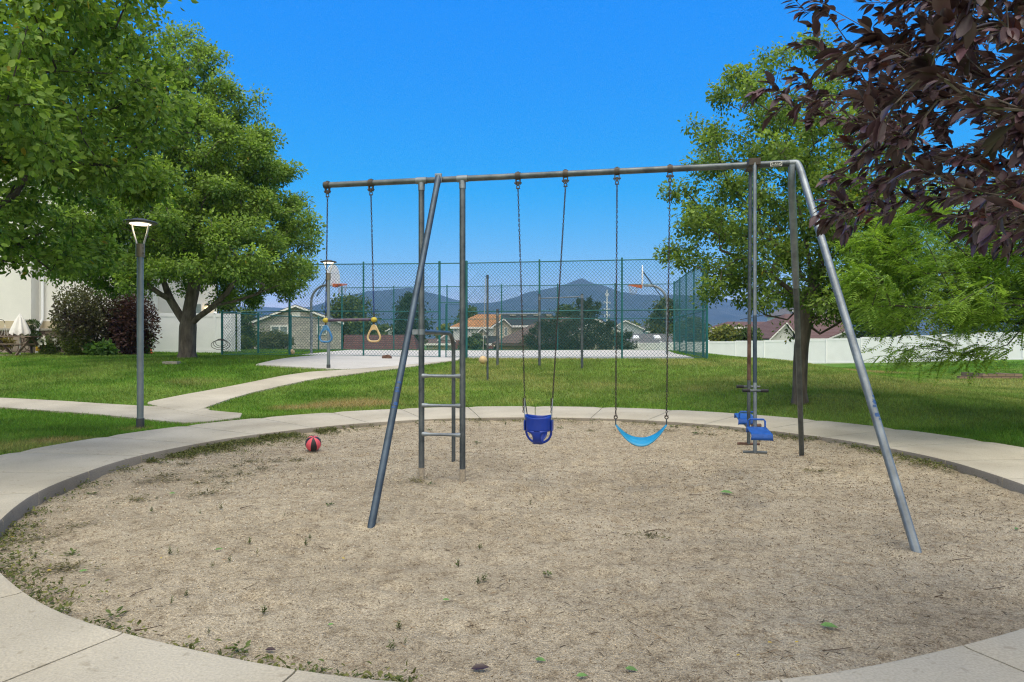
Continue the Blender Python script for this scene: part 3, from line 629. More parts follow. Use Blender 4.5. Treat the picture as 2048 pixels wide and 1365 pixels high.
def links(mb, a, b, pitch=0.0250, w=0.0095, r=0.0036, start=0.0):
    """oval chain links from a to b, each turned a quarter from the last"""
    a, b = Vector(a), Vector(b); d = (b - a); n = max(1, int(round(d.length / pitch))); d.normalize()
    s1 = d.cross(NB).normalized() if abs(d.dot(NB)) < .9 else d.cross(UB).normalized(); s2 = d.cross(s1).normalized()
    for i in range(n):
        c = a + d * ((i + .5) * (b - a).length / n); tw = start + i * math.pi / 2 + 0.25 * math.sin(i * .37)
        s = s1 * math.cos(tw) + s2 * math.sin(tw); hl = pitch * .5 + r * 1.6
        ring_ = []
        for k in range(8):
            t = 2 * math.pi * (k + .5) / 8; ring_.append(c + s * (w - r) * math.copysign(min(1, abs(math.cos(t)) * 1.25), math.cos(t)) + d * (hl - r) * math.sin(t))
        mb.tube(ring_, r, 5, closed=True)
    return mb
def hanger(px, parent=None):
    p = Bm(px)
    mb = MB().tube([p - UB * .024, p + UB * .024], RP + .008, 14)
    for s in (-1, 1): mb.obox(p + UB * .020 * s - Vector((0, 0, .05)), UB, NB, (0, 0, 1), .005, .016, .034)
    mb.tube([p - UB * .036 - Vector((0, 0, .068)), p + UB * .036 - Vector((0, 0, .068))], .0085, 8)
    mb.obox(p - Vector((0, 0, .075)), UB, NB, (0, 0, 1), .010, .012, .020)
    mb.tube([p + Vector((math.sin(t) * .014, 0, -.105 + .018 * math.cos(t))) for t in np.linspace(0, 2 * math.pi, 10)[:-1]], .005, 6, closed=True)
    mb.tube([p - UB * .02 - Vector((0, 0, .122)), p + UB * .02 - Vector((0, 0, .122))], .0055, 6)
    mb.obox(p + Vector((0, 0, .03)), UB, NB, (0, 0, 1), .012, .012, .012)
    mb.build('hanger', M['bracket'], frame, smooth=True)
    return p - Vector((0, 0, .125))

# trapeze bar with two hand rings
tr = thing('trapeze_swing', 'trapeze bar with yellow end balls and two hand rings on half blue chains', 'trapeze swing', Bm(700))
h1, h2 = hanger(655), hanger(742)
bz = WZ(641, 6.98); q1 = Vector((WX(651.5, 6.99), 6.99, bz)); q2 = Vector((WX(748, 6.9), 6.9, bz + .004))
for h, q in ((h1, q1), (h2, q2)):
    m = h.lerp(q, .77)
    links(MB(), h, m).build('chain', M['chain'], tr, smooth=True)
    links(MB(), m, q + Vector((0, 0, .07)), start=.4).build('painted_chain', M['blue_chain'], tr, smooth=True)
    links(MB(), q + Vector((0, 0, .07)), q - Vector((0, 0, .05)), start=.4).build('chain', M['chain'], tr, smooth=True)
bd = (q2 - q1).normalized()
MB().tube([q1, q1.lerp(q2, .5), q2], .0155, 12).build('bar', M['trapeze'], tr, smooth=True)
for q, s in ((q1, -1), (q2, 1)):
    MB().tube([q - bd * .034 * math.cos(t) for t in np.linspace(0, math.pi, 9)], [max(.004, .027 * math.sin(t)) for t in np.linspace(0, math.pi, 9)], 12).build('end_ball', M['yellow_ball'], tr, smooth=True)
def hand_ring(q, m, gap):
    t0 = q - Vector((0, 0, .05)); w, h = .066, .185
    prof = [(0, -.008), (.016, -.014), (.052, -.085), (.068, -.125), (.066, -.148), (.05, -.168), (.03, -.174), (0, -.175)]
    L_ = [t0 + UB * x + Vector((0, 0, z)) for x, z in prof] + [t0 - UB * x + Vector((0, 0, z)) for x, z in prof[-2:0:-1]]
    sm = []
    for i in range(len(L_)): sm += [L_[i], L_[i].lerp(L_[(i + 1) % len(L_)], .5)]
    mb = MB().tube(sm, .0105, 9, closed=True)
    mb.prism([t0 + UB * x + Vector((0, 0, z)) for x, z in ((0, -.006), (.016, -.02), (.034, -.066), (.018, -.056), (0, -.052), (-.018, -.056), (-.034, -.066), (-.016, -.02))], -NB * .006, NB * .006)
    return mb.build('hand_ring', m, tr, smooth=True)
hand_ring(q1, M['ring_blue'], 0)['label'] = 'hand ring with chipped blue paint'
hand_ring(q2, M['ring_cream'], 0)['label'] = 'cream hand ring'

# toddler bucket swing
bk = thing('bucket_swing', 'dark blue toddler bucket swing with leg holes hanging on two long chains', 'swing', Bm(1082))
h1, h2 = hanger(1036), hanger(1131)
yk = 6.60; c1 = Vector((WX(1049.5, yk), yk + .01, WZ(797, yk))); c2 = Vector((WX(1105, yk), yk - .03, WZ(797, yk)))
links(MB(), h1, c1).build('chain', M['chain'], bk, smooth=True); links(MB(), h2, c2, start=.5).build('chain', M['chain'], bk, smooth=True)
for c, s in ((c1, -1), (c2, 1)):
    links(MB(), c - UB * .014 * (1 if s < 0 else 1), c - UB * .014 - Vector((0, 0, .14)), start=.8).build('loose_chain', M['chain'], bk, smooth=True)
kc = (c1 + c2) / 2; kx, ky = kc.x, kc.y; zt, zb, zl = WZ(832, yk), WZ(861, yk), WZ(886, yk)
RX, RY = .128, .135
def bp_(t, z, f=1.0): return kc.copy() * 0 + Vector((kx, ky, 0)) + UB * RX * f * math.cos(t) + NB * RY * f * math.sin(t) + Vector((0, 0, z))
rows = []
for z, f in ((zt, 1.02), (zt - .02, 1.0), ((zt + zb) / 2, .99), (zb + .02, .985), (zb, .98)):
    rows.append([bp_(t, z + (.012 * math.cos(2 * t) if z == zt else 0), f) for t in np.linspace(0, 2 * math.pi, 33)])
kb = MB().grid(rows)
# rear of the bucket curving under the seat
rows = []
for k in range(9):
    a = k / 8 * math.pi / 2; rows.append([bp_(t, zb - (zb - zl) * math.sin(a), .98 * max(.18, math.cos(a))) for t in np.linspace(.95, math.pi - .95, 11)])
kb.grid(rows)
for s in (-1, 1):
    kb.tube([Vector((kx, ky, 0)) + UB * s * RX * .98 * math.cos(q) ** .8 + NB * .02 * math.sin(q) + Vector((0, 0, zb - (zb - zl) * math.sin(q))) for q in np.linspace(0, 1.35, 9)], .007, 6, flat=(1, 2.2))
# front strap between the leg holes
rows = []
for k in range(10):
    a = k / 9; z = zb + .01 - (zb + .01 - zl) * a; wd_ = .040 + .030 * abs(a - .55) ** 1.2 + (.05 * (1 - a * 4) if a < .25 else 0)
    y = -RY * .98 * (1 - .55 * a ** 3)
    rows.append([Vector((kx, ky, z)) + UB * wd_ * s + NB * (y + .012 * abs(s)) for s in (-1, -.5, 0, .5, 1)])
kb.grid(rows)
rows = [[Vector((kx, ky, zl)) + UB * .04 * s + NB * (-RY * .45 + RY * .7 * t) - Vector((0, 0, .004 * math.sin(math.pi * t))) for s in (-1, 0, 1)] for t in np.linspace(0, 1, 5)]
kb.grid(rows)
seat = kb.build('seat', M['blue_plastic'], bk, smooth=True)
sm_ = seat.modifiers.new('solid', 'SOLIDIFY'); sm_.thickness = .009; sm_.offset = 0
for c, s in ((c1, -1), (c2, 1)):
    for yy in (-.05, .06):
        e = Vector((kx, ky, zt - .03)) + UB * s * (RX + .004) * (1 if yy < 0 else .9) + NB * yy
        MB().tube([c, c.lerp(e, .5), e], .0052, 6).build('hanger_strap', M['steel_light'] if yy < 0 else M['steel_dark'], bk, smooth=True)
    MB().obox(Vector((kx, ky, (zt + zb) / 2 - .02)) + UB * s * (RX + .008), UB, NB, (0, 0, 1), .006, .05, .05).build('side_clip', M['blue_plastic'], bk, bevel=.004)
# belt swing
bs = thing('belt_swing', 'light blue sling swing seat sagging between two dark chains', 'swing', Bm(1287))
h1, h2 = hanger(1234), hanger(1340)
ya, yb = 6.42, 6.32; s1 = Vector((WX(1231.5, ya), ya, WZ(832, ya))); s2 = Vector((WX(1333, yb), yb, WZ(832, yb)))
for h, s in ((h1, s1), (h2, s2)):
    links(MB(), h, s, start=.3).build('chain', M['chain'], bs, smooth=True)
    sh = MB().tube([s - Vector((0, 0, .016)) + UB * .015 * math.sin(t) + Vector((0, 0, -.014 * math.cos(t))) for t in np.linspace(-2.4, 2.4, 9)], .0055, 6)
    sh.tube([s - UB * .018 - Vector((0, 0, .002)), s + UB * .018 - Vector((0, 0, .002))], .006, 6); sh.build('shackle', M['bracket'], bs, smooth=True)
d1, d2 = s1 - Vector((0, 0, .09)), s2 - Vector((0, 0, .09))
for s, d in ((s1, d1), (s2, d2)): MB().tube([s - Vector((0, 0, .03)), d], .006, 6).build('end_link', M['steel_dark'], bs, smooth=True)
rows = []
for t in np.linspace(0, 1, 25):
    c = d1.lerp(d2, t); sag = .165 * (1 - abs(2 * t - 1) ** 2.1); hw = .022 + .048 * math.sin(math.pi * min(max(t, 0), 1)) ** .6
    c = c - Vector((0, 0, sag)) - NB * .0
    rows.append([c + NB * hw * s + Vector((0, 0, .030 * s * math.sin(math.pi * t) + .006 * s * s)) for s in (-1, -.33, .33, 1)])
blt = MB().grid(rows).build('seat', M['belt'], bs, smooth=True)
sm_ = blt.modifiers.new('solid', 'SOLIDIFY'); sm_.thickness = .010; sm_.offset = 0

# two seat glider
gl = thing('glider_swing', 'two seat glider swing with blue seats hung on a pair of steel pipes', 'glider swing', Bm(1505))
gb = Bm(1505)
hb = MB()
for s in (-1, 1): hb.obox(gb + UB * .045 * s, UB, NB, (0, 0, 1), .006, .13, .032)
hb.obox(gb + Vector((0, 0, .04)), UB, NB, (0, 0, 1), .05, .06, .008)
for s in (-1, 1): hb.obox(gb + NB * .13 * s - Vector((0, 0, .0)), UB, NB, (0, 0, 1), .05, .006, .03)
hb.build('hanger', M['bracket'], gl, bevel=.003)
pf0, pf1 = gb - NB * .12 + Vector((0, 0, -.01)), Vector((2.158, 5.95, .40)); pr0, pr1 = gb + NB * .12 + Vector((0, 0, -.03)), Vector((2.252, 6.38, .41))
MB().tube([pf0, pf0.lerp(pf1, .5), pf1], .0165, 12).build('hanger_pipe', M['steel_light'], gl, smooth=True)
MB().tube([pr0, pr0.lerp(pr1, .5), pr1], .0165, 12).build('hanger_pipe', M['steel'], gl, smooth=True)
for p0, p1, za_, zb_, m_ in ((pf0, pf1, 1.62, 1.02, M['steel_dark']), (pr0, pr1, 1.55, 1.02, M['rust'])):
    d_ = p1 - p0; qa, qb = p0 + d_ * ((p0.z - za_) / (p0.z - p1.z)), p0 + d_ * ((p0.z - zb_) / (p0.z - p1.z))
    MB().tube([qa, qa.lerp(qb, .5), qb], .0176, 12).build('worn_paint_band', m_, gl, smooth=True)
for p0, p1, zz, nm in ((pf0, pf1, .95, 'f'), (pr0, pr1, .957, 'r')):
    c = p0.lerp(p1, (p0.z - zz) / (p0.z - p1.z)) + NB * (-.02 if nm == 'f' else .02)
    MB().tube([c - UB * .105, c + UB * .105], .0105, 10).build('handlebar', M['steel'], gl, smooth=True)
    for s in ((-1, 1) if nm == 'f' else (-1,)): MB().tube([c + UB * .045 * s, c + UB * .11 * s], .0155, 10).build('grip', M['black_rubber'], gl, smooth=True)
    MB().tube([p1 - UB * .102 + Vector((0, 0, .004)), p1 + UB * .102 + Vector((0, 0, .004))], .0125, 10).build('footrest', M['rust'] if nm == 'r' else M['steel'], gl, smooth=True)
zs = .61
a_, b_ = Vector((2.10, 5.75, zs - .035)), Vector((2.36, 6.85, zs - .035))
MB().tube([a_, b_], .019, 10).build('carrier_beam', M['steel'], gl, smooth=True)
cp = pr0.lerp(pr1, .93)
MB().tube([Vector((2.215, 6.18, zs - .0)), Vector((2.30, 6.20, zs))], .018, 8).build('pivot_pin', M['rust'], gl, smooth=True)
def gseat(f, b, loop_at_front):
    f, b = Vector(f), Vector(b); d = (b - f).normalized(); w = Vector((d.y, -d.x, 0)) * .084
    rows = []
    for t, dz in ((-.03, -.055), (-.035, -.03), (-.015, -.006), (.04, 0), (.5, 0), (.96, 0), (1.015, -.006), (1.03, -.03), (1.03, -.05)):
        c = f.lerp(b, t) + Vector((0, 0, dz)); rows.append([c - w + Vector((0, 0, -.035)) if False else c - w, c - w * .9 + Vector((0, 0, .004)), c + w * .9 + Vector((0, 0, .004)), c + w])
    o = MB().grid(rows).build('seat', M['blue_seat'], gl, smooth=True); m = o.modifiers.new('solid', 'SOLIDIFY'); m.thickness = .03; m.offset = -1
    e = b if loop_at_front else f; e = e + (-d if loop_at_front else d) * .03
    lp = [e - w * .85 + Vector((0, 0, .0)), e - w * .85 + Vector((0, 0, .055)), e - w * .7 + Vector((0, 0, .07)), e + w * .7 + Vector((0, 0, .07)), e + w * .85 + Vector((0, 0, .055)), e + w * .85]
    MB().tube(lp, .0085, 8).build('grab_loop', M['blue_seat'], gl, smooth=True)
gseat((2.045, 5.48, zs + .02), (2.165, 5.94, zs + .02), True); gseat((2.29, 6.52, zs + .02), (2.43, 7.06, zs + .02), False)

# ------------------------------------------------------------------ lamps, pole games, hoops
def lamp(name_loc, label):
    t = thing('street_lamp', label, 'street lamp', name_loc, 'curved arm path lamps')
    x, y, z = name_loc; h = 3.17
    MB().tube([(x, y, z - .2), (x, y, z + .13)], .057, 16).build('base_sleeve', M['lamp_head'], t, smooth=True)
    MB().tube([(x, y, z + .12), (x, y, z + 1.5), (x, y, z + 2.66)], .047, 16).build('pole', M['lamp_pole'], t, smooth=True)
    MB().tube([(x, y, z + 2.60), (x, y, z + 2.80)], .064, 16).tube([(x + .06, y - .03, z + 2.66), (x + .075, y - .035, z + 2.66)], .01, 6).tube([(x + .06, y - .03, z + 2.74), (x + .075, y - .035, z + 2.74)], .01, 6).build('collar', M['lamp_collar'], t, smooth=True)
    for s in (-1, 1):
        pts = [(x + s * (.030 + .075 * math.sin(k / 8 * 1.57) ** 1.3), y + s * .04, z + 2.79 + .34 * (k / 8)) for k in range(9)]
        MB().tube(pts, .019, 8, flat=(.55, 1)).build('bracket_arm', M['lamp_arm'], t, smooth=True)
    MB().lathe((x, y, z + 3.12), [(.205, -.012), (.232, .0), (.238, .012), (.225, .026), (.12, .048), (.10, .062), (.03, .066)], 32).build('canopy', M['lamp_head'], t, smooth=True)
    MB().lathe((x, y, z + 3.095), [(.140, .004), (.150, .010), (.150, .016)], 28).build('lens', M['lamp_glow'], t, smooth=True)
    pl = bpy.data.lights.new('lamp_light', 'POINT'); pl.energy = 3; pl.color = (1, .82, .58); pl.shadow_soft_size = .12
    lo = bpy.data.objects.new('lamp_light', pl); C.objects.link(lo); lo.location = (x, y, z + 3.03); lo.parent = t; lo.matrix_parent_inverse = Matrix.Translation(-Vector(name_loc))
lamp((WX(280.5, 10.27), 10.27, .085), 'lit grey path lamp on the grass corner beside the round walk')
lamp((WX(657, 19.6), 19.6, tz(WX(657, 19.6), 19.6)), 'lit grey path lamp farther off, seen behind the trapeze chain near the court fence')
def ring_dirt(x, y): pass
tp_ = (-.65, 17.8, tz(-.65, 17.8))
t = thing('tetherball_pole', 'plain thin steel pole standing alone on the grass bank', 'tetherball pole', tp_)
MB().tube([(tp_[0], tp_[1], tp_[2] - .2), (tp_[0], tp_[1], tp_[2] + 2.74)], .028, 12).build('pole', M['steel'], t, smooth=True)
MB().tube([(tp_[0], tp_[1], tp_[2] + 2.70), (tp_[0], tp_[1], tp_[2] + 2.80)], .033, 12).tube([(tp_[0] - .06, tp_[1], tp_[2] + 2.74 + .02 * math.sin(a)) if False else (tp_[0] - .045 + .022 * math.cos(a), tp_[1], tp_[2] + 2.74 + .022 * math.sin(a)) for a in np.linspace(0, 6.28, 9)[:-1]], .004, 5, closed=True).build('cap', M['steel_dark'], t, smooth=True)
bx, bz_ = WX(966, 17.75), WZ(720.5, 17.75)
t = thing('tetherball', 'worn tan ball hanging on a cord from the thin steel pole', 'tetherball', (bx, 17.75, bz_))
def sphere(mb, c, r, n=20, m=12): return mb.lathe(c, [(max(.0005, r * math.sin(math.pi * k / m)), -r * math.cos(math.pi * k / m)) for k in range(m + 1)], n)
sphere(MB(), (bx, 17.75, bz_), .112).build('ball', M['ball_tan'], t, smooth=True)
MB().tube([(bx, 17.75, bz_ + .11), (bx + .03, 17.76, bz_ + 1.0), (tp_[0] - .05, 17.79, tp_[2] + 2.72)], .008, 5).build('cord', M['net'], t, smooth=True)
# pull-up station
pb = [(WX(995, 22.3), 22.3), (WX(1079, 22.1), 22.1), (WX(1164, 21.2), 21.2)]
t = thing('pull_up_bars', 'steel pull-up station with two bars at different heights in front of the court fence', 'pull-up bars', (pb[1][0], pb[1][1], tz(*pb[1])))
tops = [WZ(619, 22.3), WZ(589, 22.1), WZ(589, 21.2)]
for (x, y), zt_ in zip(pb, tops): MB().tube([(x, y, tz(x, y) - .2), (x, y, zt_)], .041, 12).tube([(x, y, zt_ - .002), (x, y, zt_ + .012)], .045, 12).build('post', M['steel'], t, smooth=True)
for i, j, py in ((0, 1, 628), (1, 2, 597)):
    z = WZ(py, 22.0); a = Vector((*pb[i], z)); b = Vector((*pb[j], z)); d = (b - a).normalized()
    MB().tube([a, b], .017, 10).build('pull_up_bar', M['steel_light'], t, smooth=True)
    for p in (a, b): MB().tube([p - Vector((0, 0, .05)), p + Vector((0, 0, .05))], .05, 12).build('clamp', M['steel_light'], t, smooth=True)

def hoop(label, base, board, dirx):
    """steel gooseneck pole at base, backboard centre at board, facing along dirx"""
    bx, by = base; z0 = tz(bx, by) + .03; d = Vector(dirx).normalized(); w = Vector((-d.y, d.x, 0)); rimz = z0 + 3.03
    t = thing('basketball_hoop', label, 'basketball hoop', (bx, by, z0), 'hoops at the two ends of the court')
    bc = Vector((board[0], board[1], rimz))
    el = Vector((bx, by, rimz - .75)); he = Vector((bx, by, rimz)) + d * .75
    pts = [Vector((bx, by, z0 - .1)), Vector((bx, by, z0 + 1.2)), el]
    for k in range(1, 8):
        s = k / 7 * math.pi / 2; pts.append(el + d * .75 * (1 - math.cos(s)) + Vector((0, 0, .75 * math.sin(s))))
    pts.append(bc - d * .06); MB().tube(pts, .055, 14).build('pole', M['steel_light'], t, smooth=True)
    pf = [(-.68, .0), (-.60, -.05), (.60, -.05), (.68, 0), (.68, .25), (.64, .48), (.52, .70), (.32, .84), (.12, .90), (-.12, .90), (-.32, .84), (-.52, .70), (-.64, .48), (-.68, .25)]
    bd_ = MB().prism([bc + w * x + Vector((0, 0, z)) for x, z in pf], -d * .018, d * .018).build('backboard', M['white_paint'], t, bevel=.006)
    MB().tube([bc + d * .02 + w * x + Vector((0, 0, z)) for x, z in ((-.28, .1), (.28, .1), (.28, .5), (-.28, .5))], .012, 4, closed=True).build('target_square', M['white_vinyl'], bd_)
    for s in (-1, 1): MB().tube([bc - d * .03 + w * .22 * s + Vector((0, 0, .62)), el + d * .25 + w * .03 * s + Vector((0, 0, .25))], .016, 8).build('brace', M['steel_dark'], t, smooth=True)
    rc = bc + d * .40 + Vector((0, 0, .02))
    rim = MB().tube([rc + d * .225 * math.cos(a) + w * .225 * math.sin(a) for a in np.linspace(0, 2 * math.pi, 25)[:-1]], .012, 8, closed=True)
    rim.prism([bc + w * .13 + d * .015, bc - w * .13 + d * .015, bc - w * .16 + d * .26 + Vector((0, 0, .01)), bc + w * .16 + d * .26 + Vector((0, 0, .01))], (0, 0, -.02), (0, 0, .02))
    for s in (-1, 1): rim.prism([bc + w * .13 * s + d * .015 + Vector((0, 0, -.12)), bc + w * .13 * s + d * .015 + Vector((0, 0, .03)), rc + w * .2 * s + d * .10 + Vector((0, 0, .012)), rc + w * .2 * s + d * .1 + Vector((0, 0, -.012))], -w * .004, w * .004)
    rim = rim.build('rim', M['hoop_orange'], t, smooth=False)
    nb = MB()
    for k in range(10):
        a0 = 2 * math.pi * k / 10
        if k in (2, 3, 6): continue
        for sgn in (-1, 1):
            nb.tube([rc + (d * math.cos(a0 + sgn * .3 * q) + w * math.sin(a0 + sgn * .3 * q)) * (.22 - .09 * q) - Vector((0, 0, .42 * q * (1 if k % 3 else .7))) for q in np.linspace(0, 1, 5)], .0055, 4)
    nb.build('net', M['net'], rim)
u_c = Vector((.985, -.16, 0))
hoop('basketball hoop whose white board shows beside the far path lamp', (-8.9, 29.7), (WX(667, 29.5), 29.5), u_c)
hoop('basketball hoop with its white board seen edge on', (WX(1334, 29.6), 29.6), (WX(1285, 29.7), 29.75), -u_c)

# ------------------------------------------------------------------ chain link fences of the court
def chain_fence(label, a, b, za, zb, h, posts, midrail=True, group='teal chain-link fences round the court', pitch=.13, wire=.0046, skip=(), base_lift=.05, name='chain_link_fence', rail=True, post_r=.034, bottom_rail=True):
    a, b = np.array(a, float), np.array(b, float); L_ = np.hypot(*(b - a)); d = (b - a) / L_
    t = thing(name, label, 'chain-link fence', (a[0], a[1], za), group)
    P = lambda s, z: Vector((a[0] + d[0] * s, a[1] + d[1] * s, za + (zb - za) * s / L_ + z))
    for i, s in enumerate(posts):
        r = post_r * (1.35 if i in (0, len(posts) - 1) else 1)
        MB().tube([P(s, -.25), P(s, h + .05)], r, 12).lathe(P(s, h + .05), [(r * 1.12, 0), (r * 1.12, .02), (r * .4, .05)], 12).build('post', M['fence_green'], t, smooth=True)
    rails = [('top_rail', h)] + ([('mid_rail', h * .49)] if midrail else [])
    for nm, z in rails: MB().tube([P(0, z), P(L_ / 2, z), P(L_, z)], .021, 10).build(nm, M['fence_green'], t, smooth=True)
    if bottom_rail: MB().tube([P(0, base_lift), P(L_ / 2, base_lift), P(L_, base_lift)], .009, 6).build('bottom_wire', M['fence_green'], t)
    # woven diamond mesh as short wire pieces
    n = int(L_ / pitch); m = max(2, int(round((h - base_lift) / (pitch * 1.05)))); ph = (h - base_lift) / m
    vs = []; nrm = np.array((d[1], -d[0]))
    S0, Z0, S1, Z1 = [], [], [], []
    for i in range(n + 1):
        for j0 in range(0, m, 4):
            j1 = min(j0 + 4, m); k = j1 - j0
            for sg in (1, -1):
                s0 = (i + (sg * j0)) * pitch; s1 = s0 + sg * k * pitch
                s0 = (s0 % (L_)) ; s1 = s0 + sg * k * pitch
                z0 = base_lift + j0 * ph; z1 = base_lift + j1 * ph
                if s1 > L_: z1 = z0 + (z1 - z0) * (L_ - s0) / (s1 - s0); s1 = L_
                if s1 < 0: z1 = z0 + (z1 - z0) * s0 / (s0 - s1); s1 = 0
                S0.append(s0); Z0.append(z0); S1.append(s1); Z1.append(z1)
    S0, Z0, S1, Z1 = map(np.array, (S0, Z0, S1, Z1)); ln = np.hypot(S1 - S0, Z1 - Z0) + 1e-9; k = ln > .01
    S0, Z0, S1, Z1, ln = S0[k], Z0[k], S1[k], Z1[k], ln[k]
    ox, oz = -(Z1 - Z0) / ln * wire, (S1 - S0) / ln * wire
    V = np.empty((len(S0), 6, 3))
    for q, (S_, Z_) in enumerate(((S0, Z0), (S1, Z1))):
        for r_, (f, nn) in enumerate(((1, 0.35), (-1, 0.35), (0, -.9))):
            ss = S_ + ox * f; zz = Z_ + oz * f
            V[:, q * 3 + r_, 0] = a[0] + d[0] * ss + nrm[0] * wire * nn; V[:, q * 3 + r_, 1] = a[1] + d[1] * ss + nrm[1] * wire * nn; V[:, q * 3 + r_, 2] = za + (zb - za) * ss / L_ + zz
    base = (np.arange(len(S0)) * 6)[:, None, None]; F = np.array([[0, 1, 4, 3], [1, 2, 5, 4], [2, 0, 3, 5]])[None] + base
    np_mesh('wire_mesh', V.reshape(-1, 3), F.reshape(-1, 4), M['fence_wire'], t)
    return t
HF = 3.66
def sdist(a, b): return float(np.hypot(*(np.array(b) - np.array(a))))
g_l, g_r = near_at(879), near_at(933)
zc = lambda p: tz(p[0], p[1])
sp = lambda a, pts: [sdist(a, p) for p in pts]
chain_fence('tall teal chain-link fence left of the court gate, behind the trapeze bar', NF0, g_l, zc(NF0), zc(g_l), HF, sp(NF0, [NF0, near_at(727), g_l]))
chain_fence('tall teal chain-link fence on the grass bank, from the court gate to the right corner', g_r, NF1, zc(g_r), zc(NF1), HF, sp(g_r, [g_r, near_at(1079), near_at(1244), NF1]))
chain_fence('low teal chain-link fence between the big tree trunk and the tall court fence', LFC, NF0 + np.array((-.06, .01)), zc(LFC), zc(NF0), 1.78, [0], midrail=False)
chain_fence('far teal chain-link fence at the back of the court', FF0, FF1, zc(FF0), zc(FF1), HF - .05, list(np.linspace(0, sdist(FF0, FF1), 7)), wire=.0046, pitch=.14)
chain_fence('tall teal chain-link fence along the right side of the court, half behind the thin tree', NF1 + np.array((.02, .09)), FF1 + np.array((0, -.08)), zc(NF1), zc(FF1), HF, list(np.linspace(.9, sdist(NF1, FF1), 5)), midrail=True)
chain_fence('low teal chain-link fence running back along the left side of the court', LFC + np.array((.02, .08)), FF0 + np.array((0, -.08)), zc(LFC), zc(FF0), 1.78, list(np.linspace(2.6, sdist(LFC, FF0) - .1, 4)), midrail=False)
# gate: lintel and a half open leaf
gt_ = thing('chain_link_gate', 'teal chain-link gate leaf standing open in the court fence behind the ladder', 'gate', (g_r[0], g_r[1], zc(g_r)))
gd_ = (g_l - g_r) / np.hypot(*(g_l - g_r)); gdir = Vector((gd_[0], gd_[1] - .55, 0)).normalized(); gp = Vector((g_r[0], g_r[1], zc(g_r))) + gdir * .08
GW, GH = .74, 2.06
MB().tube([gp + gdir * x + Vector((0, 0, z)) for x, z in ((0, .06), (GW, .06), (GW, GH), (0, GH))], .024, 8, closed=True).build('gate_frame', M['fence_green'], gt_, smooth=True)
gm = MB(); n_ = 8; m_ = 20
for i in range(-m_, n_ + m_):
    for sg in (1, -1):
        x0, x1 = i * .1, i * .1 + sg * m_ * .1; pa, pb_ = Vector((x0, 0, .06)), Vector((x1, 0, GH)); lo, hi = 0, 1
        dx = x1 - x0; t0, t1 = sorted(((0 - x0) / dx, (GW - x0) / dx)); t0, t1 = max(0, t0), min(1, t1)
        if t1 - t0 > .01:
            qa, qb = pa.lerp(pb_, t0), pa.lerp(pb_, t1); gm.tube([gp + gdir * qa.x + Vector((0, 0, qa.z)), gp + gdir * qb.x + Vector((0, 0, qb.z))], .004, 3, caps=False)
gm.build('wire_mesh', M['fence_wire'], gt_)
MB().tube([Vector((g_l[0], g_l[1], zc(g_l) + 2.14)), Vector((g_r[0], g_r[1], zc(g_r) + 2.14))], .021, 8).build('lintel_rail', M['fence_green'], gt_, smooth=True)
MB().tube([Vector((g_l[0], g_l[1], zc(g_l) + HF)), Vector((g_r[0], g_r[1], zc(g_r) + HF))], .021, 8).build('top_rail', M['fence_green'], gt_, smooth=True)
hoses = MB()
for k in range(3):
    c = Vector((LFC[0] - .02, LFC[1] - .06 - .02 * k, zc(LFC) + .55)); r = .20 + .03 * k
    hoses.tube([c + Vector((r * (1.1 + .2 * k) * math.cos(a), 0, r * .75 * math.sin(a) - .05 * k)) for a in np.linspace(0, 6.28, 17)[:-1]], .012, 5, closed=True)
tag(hoses.build('hose', M['black_metal'], smooth=True), 'black hose coiled round the end post of the low fence', 'hose')

# ------------------------------------------------------------------ balls and small things
bp0 = Vector((WX(626.5, 8.62), 8.62, 0)); bp0.z = sz(bp0.x, bp0.y) + .098
t = thing('play_ball', 'pink and black rubber ball lying in the sand by the far left kerb', 'ball', bp0)
def ball_panels(par):
    rotm = Matrix.Rotation(.15, 3, 'Y') @ Matrix.Rotation(.5, 3, 'X')
    for k in range(8):
        mb = MB(); rows = []
        for i in range(13):
            th = math.pi * i / 12; rr_ = .1005 if k % 2 else .1
            rows.append([bp0 + rotm @ Vector((rr_ * math.sin(th) * math.cos(a), rr_ * math.sin(th) * math.sin(a), rr_ * math.cos(th))) for a in np.linspace(k * math.pi / 4, (k + 1) * math.pi / 4, 6)])
        mb.grid(rows).build('panel', M['ball_pink'] if k % 2 else M['ball_black'], par, smooth=True)
ball_panels(t)
y_ = 27.4; x_ = WX(584, y_); tag(sphere(MB(), (x_, y_, tz(x_, y_) + .14), .115).build('soccer_ball', M['ball_tan'], smooth=True), 'worn tan ball on the court edge behind the tall fence post', 'ball')
h = hit(774, 719); z = tz(*h) + .03
tag(MB().prism([(h[0] - .17, h[1], z), (h[0] + .17, h[1], z), (h[0] + .15, h[1], z + .09), (h[0] + .05, h[1], z + .14), (h[0] - .16, h[1], z + .11)], (0, -.1, 0), (0, .1, 0)).build('rubble_block', M['rust'], bevel=.012), 'brown broken block lying on the slab in front of the fence', 'block')
h = hit(344, 729) if False else hit(343, 728); z = tz(*h)
tag(MB().box((h[0] - .22, h[1] - .12, z - .02), (h[0] + .22, h[1] + .12, z + .07)).build('utility_cover', M['ledge'], bevel=.02), 'small tan utility cover set in the lawn near the tree', 'utility cover')
